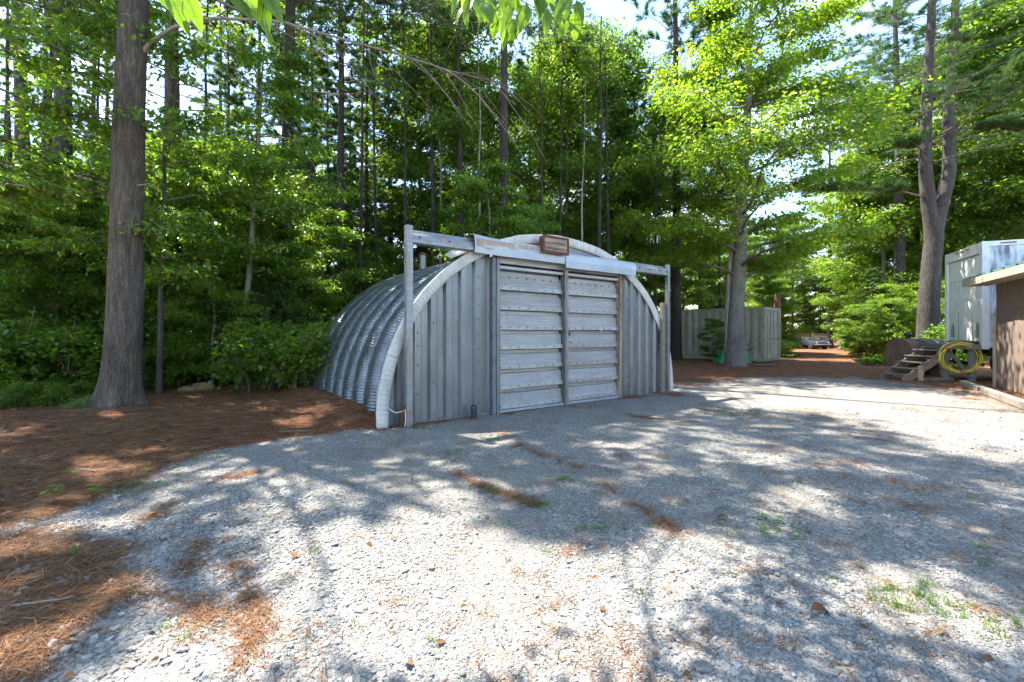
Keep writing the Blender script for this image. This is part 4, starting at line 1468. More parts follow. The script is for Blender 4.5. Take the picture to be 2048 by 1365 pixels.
# ------------------------------------------------------------------ shipping container
CX, CY = 11.95, 21.5
ca = math.atan2(0.69, 0.73)                 # door end runs along local x; long side runs back along local y
ct = empty('shipping_container', (CX, CY, gz(CX, CY) + 0.03), ca, 'weathered beige steel shipping container standing among the trees', 'container')
CW, CL, CH = 2.30, 6.06, 2.59


def corr_side(x, name, flip):
    us = []; ds = []
    y = 0.10
    while y < CL - 0.12:
        for du, d in ((0, 0), (0.11, 0), (0.18, 0.045), (0.29, 0.045), (0.36, 0)):
            us.append(min(y + du, CL - .1)); ds.append(d)
        y += 0.36
    us = np.array(us); ds = np.array(ds)
    q = np.unique(us); d = np.interp(q, us, ds)
    zs_ = np.linspace(0.16, CH - 0.10, 6)
    G = np.zeros((len(q), 6, 3))
    for j, z in enumerate(zs_):
        G[:, j, 0] = x + d * (1 if flip else -1) + (0.015 if flip else -0.015)
        G[:, j, 1] = q; G[:, j, 2] = z
    link(bpy.data.objects.new(name, grid_mesh(name, G, 'container_beige', False)), ct)


corr_side(0.0, 'side_panel', True)
corr_side(CW, 'side_panel', False)
for x in (0.0, CW - 0.13):
    for y in (0.0, CL - 0.13):
        MB().box(x - .004, x + 0.134, y - .004, y + 0.134, 0.0, CH + .004).build('corner_post', 'container_beige', ct, 0.006)
for x in (0.0, CW - 0.08):
    MB().box(x, x + 0.08, 0.13, CL - 0.13, 0.0, 0.165).build('bottom_rail', 'container_beige', ct, 0.005)
    MB().box(x, x + 0.08, 0.13, CL - 0.13, CH - 0.105, CH).build('top_rail', 'container_beige', ct, 0.005)
MB().box(0.02, CW - .02, 0.02, CL - .02, CH - 0.035, CH - 0.012).build('roof', 'container_beige', ct)
MB().box(0.05, CW - .05, 0.15, CL - .1, 0.10, 0.15).build('floor', 'dark_timber', ct)
MB().box(0.13, CW - .13, CL - 0.08, CL - .03, 0.1, CH - .05).build('end_wall', 'container_beige', ct)
MB().box(0.134, CW - .134, 0.0, 0.09, CH - 0.13, CH).build('header', 'container_beige', ct, 0.005)
MB().box(0.134, CW - .134, 0.0, 0.09, 0.0, 0.13).build('sill', 'container_beige', ct, 0.005)
for di in range(2):
    x0 = 0.145 + di * (CW / 2 - 0.14)
    x1 = x0 + CW / 2 - 0.15
    dd = MB()
    pr = []
    nn = 5
    st = (x1 - x0) / nn
    for i in range(nn):
        b = x0 + i * st
        pr += [(b, 0.045), (b + st * .35, 0.045), (b + st * .5, 0.075), (b + st * .85, 0.075)]
    pr.append((x1, 0.045))
    n_ = len(pr)
    dd.add([(x, y, 0.14) for x, y in pr] + [(x, y, CH - 0.14) for x, y in pr], [(i, i + 1, n_ + i + 1, n_ + i) for i in range(n_ - 1)])
    do = dd.build('door', 'container_beige', ct)
    for fx in (0.22, 0.74):
        xx = x0 + (x1 - x0) * fx
        MB().tube([(xx, 0.012, 0.05), (xx, 0.012, CH - .05)], 0.018, 8).build('locking_bar', 'container_beige', do)
        for z in (0.35, 0.9, 1.55, 2.2):
            MB().box(xx - .05, xx + .05, -0.012, 0.04, z - .03, z + .03).build('bar_bracket', 'container_beige', do)
        MB().box(xx - .02, xx + .30, -0.018, -0.004, 1.05, 1.09).build('handle', 'dark_steel', do)
    for z in (0.3, 0.95, 1.6, 2.25):
        xh = x0 - .02 if di == 0 else x1 + .02
        MB().box(xh - .05, xh + .05, -0.015, 0.03, z - .05, z + .05).build('hinge', 'container_beige', do)

# ------------------------------------------------------------------ box trailer
TX, TY = 14.48, 14.0
ta = math.atan2(2.5, 1.22)       # local x: along the rear end towards the far corner; local -y: forward along the trailer
tr_ = empty('box_trailer', (TX, TY, gz(TX, TY)), ta, 'old white box trailer with mottled peeling side behind the brown shed', 'trailer')
TW, TL, TZ0, TZ1 = 2.68, 9.0, 1.22, 4.32
y1 = -TL
MB().box(0.02, 0.05, y1, -0.15, TZ0 + .02, TZ1 - .02).build('side_panel', 'trailer_side', tr_)
MB().box(TW - .05, TW - .02, y1, -0.15, TZ0 + .02, TZ1 - .02).build('side_panel', 'trailer_white', tr_)
MB().box(0.0, TW, y1, -0.02, TZ1 - .018, TZ1 + .01).build('roof', 'trailer_white', tr_)
MB().box(0.05, TW - .05, y1, -0.1, TZ0 - .12, TZ0 - .01).build('floor', 'dark_timber', tr_)
MB().box(0.05, TW - .05, y1, y1 + .04, TZ0, TZ1 - .02).build('front_wall', 'trailer_white', tr_)
MB().box(-0.03, 0.135, -0.16, 0.025, TZ0 - 0.2, TZ1 + 0.015).build('corner_post', 'trailer_white', tr_, 0.01)
MB().box(TW - .135, TW + .03, -0.16, 0.025, TZ0 - 0.2, TZ1 + 0.015).build('corner_post', 'trailer_white', tr_, 0.01)
MB().box(0.136, TW - .136, -0.12, 0.02, TZ1 - .32, TZ1 + .005).build('header', 'trailer_white', tr_, 0.008)
MB().box(-0.012, 0.019, y1, -0.17, TZ1 - .14, TZ1 + .012).build('top_rail', 'trailer_white', tr_, 0.004)
MB().box(-0.012, 0.019, y1, -0.17, TZ0 - .14, TZ0 + .03).build('bottom_rail', 'trailer_white', tr_, 0.004)
rd = empty('rear_door', (0, 0, 0)); rd.parent = tr_
dz = (TZ1 - .32 - TZ0 - 0.06) / 4
for i in range(4):
    MB().box(0.15, TW - .15, -0.07, -0.035 + 0.006 * (i % 2), TZ0 + .05 + i * dz, TZ0 + .05 + (i + 1) * dz - .006).build('door_section', 'trailer_white', rd, 0.004)
for x in (0.75, 1.75):
    MB().box(x - .008, x + .008, -0.03, -0.022, TZ0 + .06, TZ0 + 1.0).build('rub_strip', 'old_timber', rd)
for x in (0.4, 2.2):
    h = MB()
    h.add([(x - .12, -.026, TZ0 + .15), (x + .12, -.026, TZ0 + .15), (x + .15, -.026, TZ0 + .35), (x + .08, -.026, TZ0 + .62), (x - .08, -.026, TZ0 + .62), (x - .15, -.026, TZ0 + .35)], [(0, 1, 2, 3, 4, 5)])
    o = h.build('patch_plate', 'container_beige', rd); o.modifiers.new('thick', 'SOLIDIFY').thickness = 0.006
MB().tube([(0.22, -0.02, TZ0 + 1.05), (0.22, .05, TZ0 + 1.06), (0.22, .05, TZ0 + 1.34), (0.22, -.02, TZ0 + 1.35)], 0.012, 8).build('grab_handle', 'white_paint', rd)
MB().tube([(TW + .02, 0.0, TZ0 + .95), (TW + .10, .02, TZ0 + .96), (TW + .10, .02, TZ0 + 1.3), (TW + .02, .0, TZ0 + 1.31)], 0.014, 8).build('grab_handle', 'white_paint', tr_)
for x in (0.95, 1.34, 1.73):
    MB().box(x - .11, x + .11, 0.021, 0.045, TZ1 - .10, TZ1 - .05).build('marker_lamp', 'lamp_red', tr_, 0.004)
MB().box(0.3, TW - .3, 0.0, 0.05, TZ0 - .03, TZ0 + .03).build('sill', 'dark_steel', tr_)
for z in (TZ0 + .08, TZ0 - .055):
    for i in range(4):
        MB().box(-0.022, -0.013, -0.75 - i * 1.1, -0.25 - i * 1.1, z - .022, z + .022).build('reflector_strip', 'red_reflector', tr_)
MB().box(-0.022, -0.013, -0.75, -0.40, TZ1 - .08, TZ1 - .04).build('marker_lamp', 'lamp_red', tr_)
for yy in np.arange(-1.2, y1, -0.9):
    MB().box(-0.002, 0.019, yy - .03, yy + .03, TZ0 + .035, TZ1 - .145).build('side_post', 'trailer_side', tr_)
for x in (0.5, TW - .5):
    MB().box(x - .06, x + .06, y1, -.3, TZ0 - .42, TZ0 - .125).build('chassis_rail', 'dark_steel', tr_)
for yy in (-1.6, -2.9):
    MB().tube([(0.2, yy, .5), (TW - .2, yy, .5)], 0.07, 10).build('axle', 'dark_steel', tr_)
    for x in (0.1, TW - .36):
        wq = MB(); wq.tube([(x, yy, .5), (x + .02, yy, .5), (x + .24, yy, .5), (x + .26, yy, .5)], [.44, .5, .5, .44], 28)
        wo_ = wq.build('tyre', 'rubber', tr_)
        MB().tube([(x - .004, yy, .5), (x + .264, yy, .5)], .26, 20).build('rim', 'white_paint', wo_)
for x in (0.45, TW - .45):
    MB().box(x - .04, x + .04, -0.1, -0.03, 0.55, TZ0 - .12).build('bumper_strut', 'dark_steel', tr_)
MB().box(0.15, TW - .15, -0.1, -0.0, 0.48, 0.58).build('bumper', 'dark_steel', tr_, 0.006)
for yy in (-3.6,):
    MB().box(0.1, 0.7, yy - .01, yy + .01, .12, TZ0 - .3).build('mud_flap', 'rubber', tr_)
    MB().box(TW - .7, TW - .1, yy - .01, yy + .01, .12, TZ0 - .3).build('mud_flap', 'rubber', tr_)

# ------------------------------------------------------------------ brown shed at the right edge
WX, WY = 13.40, 12.60
wa = math.atan2(-0.86, -0.5)     # local x: along the wall towards the camera; local y: into the building
shed = empty('shed', (WX, WY, gz(WX, WY)), wa, 'brown board shed with green metal roof and cream fascia at the right edge', 'shed')
SL, SD, SH = 9.0, 5.0, 2.86
nb = 8
for i in range(nb):
    x0 = i * SL / nb
    G = np.zeros((8, 10, 3))
    for a_ in range(8):
        for b_ in range(10):
            z = 0.02 + (SH - .02) * b_ / 9
            x = x0 + 0.002 + (SL / nb - .004) * a_ / 7
            G[a_, b_] = (x, -0.012 * (i % 2) + (vnoise(np.array([x * 2.2]), np.array([z * 1.6]), 5)[0] - .5) * .03, z)
    o = link(bpy.data.objects.new('wall_board', grid_mesh('wall_board', G, 'brown_board', True)), shed)
MB().box(0.03, SL, 0.04, .10, 0, SH).build('wall_core', 'brown_board', shed)
MB().box(-0.0, 0.028, 0.03, SD, 0, SH).build('end_wall', 'brown_board', shed)
MB().box(SL - .04, SL + .0, 0.12, SD, 0, SH).build('end_wall', 'brown_board', shed)
MB().box(0.03, SL - .05, SD - .06, SD, 0, SH).build('rear_wall', 'brown_board', shed)
MB().box(-0.05, -0.02, -0.05, 0.06, 0.0, 2.0).build('corner_batten', 'tan_timber', shed)
OV, OE = 0.58, 0.42
pitch = math.tan(R_(20))
rf = empty('roof', (0, 0, 0)); rf.parent = shed
zc = SH + 0.03
ridge_y = SD / 2
for s in (0, 1):
    def yy_(t): return (-OV + t * (ridge_y + OV)) if s == 0 else (SD + OV - t * (ridge_y + OV))
    npan = 14
    for i in range(npan):
        x0 = -OE + i * (SL + 2 * OE) / npan; x1 = x0 + (SL + 2 * OE) / npan
        G = np.zeros((7, 2, 3))
        pr = [(0, 0.03), (.06, .03), (.10, 0), (.5, 0.0), (.9, 0), (.94, .03), (1, .03)]
        for a_, (f, d) in enumerate(pr):
            for b_ in range(2):
                G[a_, b_] = (x0 + (x1 - x0) * f, yy_(b_), zc + 0.16 + b_ * (ridge_y + OV) * pitch + d + 0.002 * (i % 2))
        o = link(bpy.data.objects.new('roof_sheet', grid_mesh('roof_sheet', G, 'green_roof', False)), rf)
        o.modifiers.new('thick', 'SOLIDIFY').thickness = 0.01
MB().box(-OE + .01, SL + OE - .01, -OV, -OV + .03, zc - .04, zc + .145).build('fascia', 'cream_fascia', rf)
MB().box(-OE + .01, SL + OE - .01, -OV + .032, -0.02, zc - .03, zc - .015).build('soffit', 'cream_fascia', rf)
for s, xx in ((0, -OE + .0), (1, SL + OE - .03)):
    rk = MB()
    rk.add([(xx, -OV + .031, zc - .03), (xx, ridge_y, zc - .03 + (ridge_y + OV) * pitch), (xx, SD + OV, zc - .03), (xx, SD + OV, zc + .145), (xx, ridge_y, zc + .145 + (ridge_y + OV) * pitch), (xx, -OV + .031, zc + .145)], [(0, 1, 4, 5), (1, 2, 3, 4)])
    o = rk.build('rake_board', 'cream_fascia', rf); o.modifiers.new('thick', 'SOLIDIFY').thickness = 0.03
gb = MB(); gb.add([(0.01, 0.05, SH), (0.01, SD, SH), (0.01, ridge_y, SH + (ridge_y) * pitch)], [(0, 1, 2)])
gb.build('gable', 'brown_board', shed)

# ------------------------------------------------------------------ timbers on the ground by the shed
a = Vector((*gxy(1926, 772), 0.085)); b = Vector((*gxy(2120, 846), 0.085))
tb_ = empty('edging_timber', (a.x, a.y, 0), 0, 'long squared grey timber lying on the ground before the brown shed', 'timber')
MB().bar(Vector((0, 0, .085)), Vector((b.x - a.x, b.y - a.y, .085)), 0.15, 0.15).build('beam', 'old_timber', tb_, 0.008)
a = gxy(1902, 781); b = gxy(1962, 788)
t2 = empty('loose_plank', (a[0], a[1], 0), 0, 'short red brown plank on the gravel left of the grey timber', 'plank')
MB().bar((0, 0, .03), (b[0] - a[0], b[1] - a[1], .03), 0.10, 0.045).build('board', 'brown_timber', t2, 0.004)

# ------------------------------------------------------------------ wooden platform and steps
pf = empty('loading_platform', (13.95, 14.5, gz(13.95, 14.5)), 0, 'weathered wooden landing on posts at the rear of the box trailer', 'platform')
ex = Vector((1.22, 2.5, 0)).normalized(); ey = Vector((-2.5, 1.22, 0)).normalized()     # along the trailer end; away from it
p0 = Vector((TX, TY, 0)) - Vector((13.95, 14.5, 0)) + ey * 0.04


def pfp(i, j, z): return p0 + ex * i + ey * j + Vector((0, 0, z))


for k in range(6):
    j = 0.09 + k * 0.15
    MB().bar(pfp(-0.05, j, 1.16), pfp(2.3, j, 1.16), 0.138, 0.038).build('deck_board', 'dark_timber', pf, 0.003)
for i in (0.0, 2.2):
    MB().bar(pfp(i, 0.02, 1.075), pfp(i, 0.92, 1.075), 0.045, 0.13).build('joist', 'dark_timber', pf, 0.003)
MB().bar(pfp(-0.05, .90, 1.075), pfp(2.3, .90, 1.075), 0.045, 0.13).build('rim_joist', 'dark_timber', pf, 0.003)
MB().bar(pfp(-0.035, .045, 1.075), pfp(-0.035, .86, 1.075), 0.04, 0.125).build('rim_joist', 'old_timber', pf, 0.003)
for i, j in ((0.1, 0.80), (0.08, 0.18), (2.15, 0.8), (2.15, .15)):
    q = pfp(i, j, 0)
    MB().box(q.x - .09, q.x + .09, q.y - .045, q.y + .045, -0.1, 1.01).build('post', 'old_timber' if i < 1 else 'dark_timber', pf, 0.005)
MB().bar(pfp(0.12, 0.25, .25), pfp(0.12, .72, .98), 0.04, 0.09).build('brace', 'dark_timber', pf, 0.003)

st = empty('wooden_steps', (12.5, 14.45, gz(12.5, 14.45)), 0, 'mossy wooden steps rising from the gravel to the trailer landing', 'steps')
s0 = Vector((0, 0, 0)); sxv = Vector((1.0, 0.03, 0)).normalized(); syv = Vector((-0.03, 1.0, 0)).normalized()
RUN, RISE, NS, SWD = 1.30, 1.00, 5, 0.85


def stp(x, y, z): return sxv * x + syv * y + Vector((0, 0, z))


for y in (0.0, SWD):
    m = MB()
    v = [stp(-.12, y - .02, 0), stp(.16, y - .02, -.03), stp(RUN + .12, y - .02, RISE - .16), stp(RUN + .12, y - .02, RISE + .10), stp(0.0, y - .02, 0.16), stp(-.12, y - .02, .10)]
    v2 = [p + syv * .04 for p in v]
    m.add(v + v2, [(0, 1, 2, 3, 4, 5), (11, 10, 9, 8, 7, 6)] + [(i, (i + 1) % 6, 6 + (i + 1) % 6, 6 + i) for i in range(6)])
    m.build('stringer', 'brown_timber' if y == 0 else 'dark_timber', st, 0.003)
for k in range(NS):
    x = 0.02 + k * RUN / NS; z = 0.17 + k * RISE / NS
    MB().bar(stp(x + .10, -.05, z), stp(x + .10, SWD + .05, z), 0.27, 0.04).build('tread', 'dark_timber', st, 0.004)
for k in range(4):
    x = 0.50 + k * 0.17
    q = stp(x, -.032, 0)
    z = 0.16 + x / (RUN + .12) * RISE * .93
    MB().bar(stp(x, -.033, z - .13), stp(x, -.033, z + .11), 0.05, 0.016, up=tuple(syv)).build('cleat', 'old_timber', st)
q = stp(0.42, -.075, 0)
MB().box(q.x - .05, q.x + .05, q.y - .045, q.y + .045, -0.05, 0.47).build('newel', 'tan_timber', st, 0.004)
MB().bar(stp(.5, -.07, .05), stp(1.5, -.07, .05), 0.05, 0.10).build('base_board', 'old_timber', st, 0.004)
MB().bar(stp(RUN + .05, .05, -.05), stp(RUN + .05, .05, RISE - .05), 0.09, 0.09, up=(0, 1, 0)).build('post', 'dark_timber', st, 0.004)

# yellow hose coil hung on the landing
hx_, hy_ = xat(1921, 14.1), 14.1
hz_ = zat(716, 14.1)
hc = empty('hose_coil', (hx_, hy_, hz_ - .45), 0, 'coil of yellow hose hanging on the wooden landing', 'hose')
h = MB(); pts = []
hr = random.Random(4)
for k in range(5 * 40 + 1):
    t = 2 * math.pi * k / 40
    lp_ = k / 40
    rr = 1 + 0.07 * math.sin(lp_ * 2.3) + 0.05 * math.sin(t * 2 + lp_) + .03 * math.sin(t * 3 - lp_ * 1.7)
    pts.append((0.60 * rr * math.cos(t) + .04 * math.sin(lp_ * 3), 0.02 * math.sin(lp_ * 5) + .012 * lp_ - .03, .45 + 0.44 * rr * math.sin(t) + .03 * math.cos(lp_ * 2)))
h.tube(pts, 0.0135, 7); h.build('hose', 'hose_yellow', hc)
for t in (2.4, 4.75):
    c = Vector((0.60 * math.cos(t), 0, .45 + .44 * math.sin(t)))
    d = Vector((-0.60 * math.sin(t), 0, .44 * math.cos(t))).normalized() * .035
    MB().tube([c - d, c + d], 0.05, 10).build('tie', 'hose_tie', hc)
MB().tube([(0, -.02, .895), (0, .35, .915)], 0.012, 6).build('hook', 'dark_steel', hc)

# rusty tank behind the steps
ty_ = 16.6
tkx = xat(1797, ty_)
tn_ = empty('fuel_tank', (tkx, ty_, gz(tkx, ty_)), R_(8), 'rusty brown round fuel tank lying behind the wooden steps', 'tank')
MB().tube([(0, 0, .74), (0.02, 0, .74), (1.55, 0, .74), (1.57, 0, .74)], [.53, .55, .55, .53], 36).build('shell', 'rusty_tank', tn_)
MB().tube([(-.012, 0, .74), (-.002, 0, .74)], .555, 36).build('end_rim', 'rusty_tank', tn_)
for x in (1.16,):
    MB().tube([(x, 0, .74), (x + .10, 0, .74)], .557, 36).build('strap', 'steel_strap', tn_)
MB().tube([(.38, 0, 1.27), (.38, 0, 1.36)], .05, 12).build('filler_neck', 'dark_steel', tn_)
MB().tube([(.38, 0, 1.36), (.38, 0, 1.40), (.38, 0, 1.47), (.38, 0, 1.52)], [.08, .12, .11, .03], 16).build('filler_cap', 'black_plastic', tn_)
MB().tube([(.36, -.1, 1.30), (.55, -.45, 1.16), (.75, -.58, .9), (1.0, -.60, .62)], .014, 6).build('fuel_line', 'rubber', tn_)
for x in (.3, 1.25):
    MB().box(x - .06, x + .06, -.42, .42, -.02, .30).build('cradle', 'dark_timber', tn_)

# green tub behind the maple trunk, boards beside the container
gy_ = 20.9
gx0 = xat(1440, gy_)
tub = empty('green_tub', (gx0, gy_, gz(gx0, gy_)), 0.05, 'green plastic tub with sloping ends behind the tall maple trunk', 'tub')
m = MB(); w_, d_, h_ = 1.47, .7, .56
o8 = [(0.0, 0, .0), (w_, 0, .0), (w_, d_, .0), (0.0, d_, .0), (.16, .05, h_), (w_ - .2, .05, h_), (w_ - .2, d_ - .05, h_), (.16, d_ - .05, h_)]
m.add(o8, [(0, 3, 2, 1), (4, 5, 6, 7), (0, 1, 5, 4), (1, 2, 6, 5), (2, 3, 7, 6), (3, 0, 4, 7)])
m.build('shell', 'green_plastic', tub, 0.03)
MB().box(.10, w_ - .14, .0, d_, h_ + .003, h_ + .04).build('lid', 'green_plastic', tub, 0.01)
for x in (.3, w_ - .34):
    MB().box(x - .05, x + .05, -.035, .03, h_ - .13, h_ - .03).build('latch', 'dark_steel', tub)
MB().box(-.03, w_ + .03, -.03, -.001, .001, .06).build('foot_rim', 'green_plastic', tub)

for i, (pa, pb, lab, mt) in enumerate((((1505, 731), (1549, 731), 'grey board lying flat before the beige container', 'old_timber'),
                                      ((1512, 728), (1556, 727), 'upper grey board propped on another before the container', 'old_timber'))):
    a = gxy(*pa, z=.15); b = gxy(*pb, z=.15)
    e = empty('loose_board', (a[0], a[1], gz(*a)), 0, lab, 'board')
    MB().bar((0, 0, .05 + i * .06), (b[0] - a[0], b[1] - a[1], .04 + i * .16), .26, .04).build('plank', mt, e, 0.004)

# ------------------------------------------------------------------ far flatbed trailer and parked car
FY = 37.0
fx0 = xat(1572, FY)
fz = gz(fx0, FY)
fb = empty('flatbed_trailer', (fx0, FY, fz), 0.0, 'dark flatbed trailer with tan deck edge parked far back under the trees', 'trailer')
FLn = xat(1665, FY) - fx0
dh = zat(672, FY) - fz
MB().box(0, FLn, 0, 2.4, dh - .12, dh - .02).build('deck', 'tan_timber', fb, 0.01)
MB().box(FLn * .56, FLn, -0.06, -0.003, dh - .02, dh + .17).build('side_board', 'old_timber', fb, 0.01)
MB().box(0, FLn * .54, -0.06, -0.003, dh - .06, dh + .15).build('side_board', 'brown_timber', fb, 0.01)
MB().box(0.1, FLn - .1, .3, .45, dh - .42, dh - .122).build('chassis_rail', 'dark_steel', fb)
MB().box(0.1, FLn - .1, 1.9, 2.05, dh - .42, dh - .122).build('chassis_rail', 'dark_steel', fb)
for x in (FLn * .72, FLn * .9):
    MB().box(x - .5, x + .1, .02, .06, .55, dh - .125).build('stake_panel', 'dark_jamb', fb)
for x in (.9, 1.9):
    for y in (.15, 2.0):
        wq = MB(); wq.tube([(x, y, .45), (x, y + .02, .45), (x, y + .24, .45), (x, y + .26, .45)], [.39, .45, .45, .39], 24)
        wo_ = wq.build('tyre', 'rubber', fb)
        MB().tube([(x, y - .005, .45), (x, y + .265, .45)], .22, 16).build('rim', 'dark_steel', wo_)

cy0 = 34.6
cx0 = xat(1646, cy0)
car = empty('parked_car', (cx0, cy0, gz(cx0, cy0)), R_(4), 'small dark vehicle parked in front of the far flatbed trailer', 'car')
prf = [(-.0, .32), (0.0, .62), (.15, .70), (.95, .78), (1.4, 1.08), (2.6, 1.12), (3.1, .8), (3.3, .75), (3.3, .32)]
m = MB(); m.extrude([(y, z) for y, z in prf], -.72, .72, 0); m.build('body', 'car_paint', car, 0.05); car.scale = (.85, .85, .85)
ws = MB(); ws.add([(-.6, 1.0, .80), (.6, 1.0, .80), (.52, 1.37, 1.04), (-.52, 1.37, 1.04)], [(0, 1, 2, 3)])
for i in range(4): ws.v[i] = (ws.v[i][0], ws.v[i][1] - .03, ws.v[i][2] + .025)
o = ws.build('windscreen', 'glass_dark', car); o.modifiers.new('thick', 'SOLIDIFY').thickness = .01
MB().box(-.74, .74, -.09, 0.0, .40, .52).build('bumper', 'chrome', car, .02)
MB().box(-.35, .35, -.02, .0, .54, .62).build('grille', 'dark_steel', car)
for x in (-.55, .55):
    MB().tube([(x, -.03, .60), (x, .02, .60)], .07, 14).build('headlight', 'white_paint', car)
for x in (-.74, .56):
    for y in (.65, 2.65):
        wq = MB(); wq.tube([(x, y, .3), (x + .02, y, .3), (x + .16, y, .3), (x + .18, y, .3)], [.26, .3, .3, .26], 20)
        wo_ = wq.build('tyre', 'rubber', car)
        MB().tube([(x - .004, y, .3), (x + .184, y, .3)], .16, 14).build('rim', 'dark_steel', wo_)

# fallen wood chunk and a stone near the sapling
for (px, py, s, nm, lab, cat, seed) in ((405, 787, .22, 'rotten_log', 'orange brown broken log lump at the wood edge between two saplings', 'log', 3), (372, 789, .17, 'field_stone', 'small dull stone beside the broken log lump', 'stone', 5)):
    x, y = gxy(px, py)
    import bmesh
    bm = bmesh.new(); bmesh.ops.create_icosphere(bm, subdivisions=3, radius=1)
    for v in bm.verts:
        n_ = v.co.normalized()
        k = .72 + .55 * float(fbm(np.array([n_.x * 1.6 + n_.z + 3]), np.array([n_.y * 1.6 + seed]), seed, 4)[0])
        v.co = Vector((n_.x * k * s * 1.25, n_.y * k * s * .8, n_.z * k * s * .62 + s * .3))
    me = bpy.data.meshes.new(nm); bm.to_mesh(me); bm.free(); me.materials.append(MATS['stone_grey'])
    o = link(bpy.data.objects.new(nm, me)); o.location = (x, y, gz(x, y)); tag(o, lab, cat)

# sticks and bark bits on the needle floor
STK = [(110, 830, 0.5, .4, 'thin grey stick on brown needles right of the big pine'), (330, 890, .35, 2.9, 'thin stick on needles before the two-stemmed sapling'), (20, 1222, .28, .35, 'greenish twig at the lower left corner on needles'),
       (560, 868, .4, .1, 'thin stick at the needle edge left of the hut'), (150, 945, .35, -.4, 'short dark stick lying on the sunlit needle patch')]
for i, (px, py, ln, az, lab) in enumerate(STK):
    x, y = gxy(px, py)
    r = np.random.default_rng(200 + i)
    T = Tubes(); T.add(limb_curve(np.array([0, 0, .02]), az, ln, .03, .0, r, 6, .06), [.007, .009, .008, .007, .006, .004], 6)
    o = link(bpy.data.objects.new('stick', T.mesh('stick', 'dead_twig'))); o.location = (x, y, gz(x, y)); tag(o, lab, 'stick', 'sticks on the needle floor')
for i, (px, py, sc_, lab) in enumerate(((1640, 1232, 2.0, 'curled bright orange leaf on the shaded stones at lower right'), (487, 1207, 1.7, 'orange leaf on the brown needle streak at lower left'), (1445, 1042, 1.8, 'flat tan leaf on the gravel in front of the grass patch'), (305, 1035, 1.6, 'brown leaf on gravel near the left needle edge'), (590, 1120, 1.5, 'brown leaf on gravel at the edge of the sunlit patch'))):
    x, y = gxy(px, py)
    o = link(bpy.data.objects.new('fallen_leaf', litter_leaf_mesh(300 + i))); o.location = (x, y, gz(x, y) + .018); o.scale = (sc_,) * 3
    o.rotation_euler = (0.1, .15, i * 1.3); tag(o, lab, 'leaf', 'dry leaves on the yard')


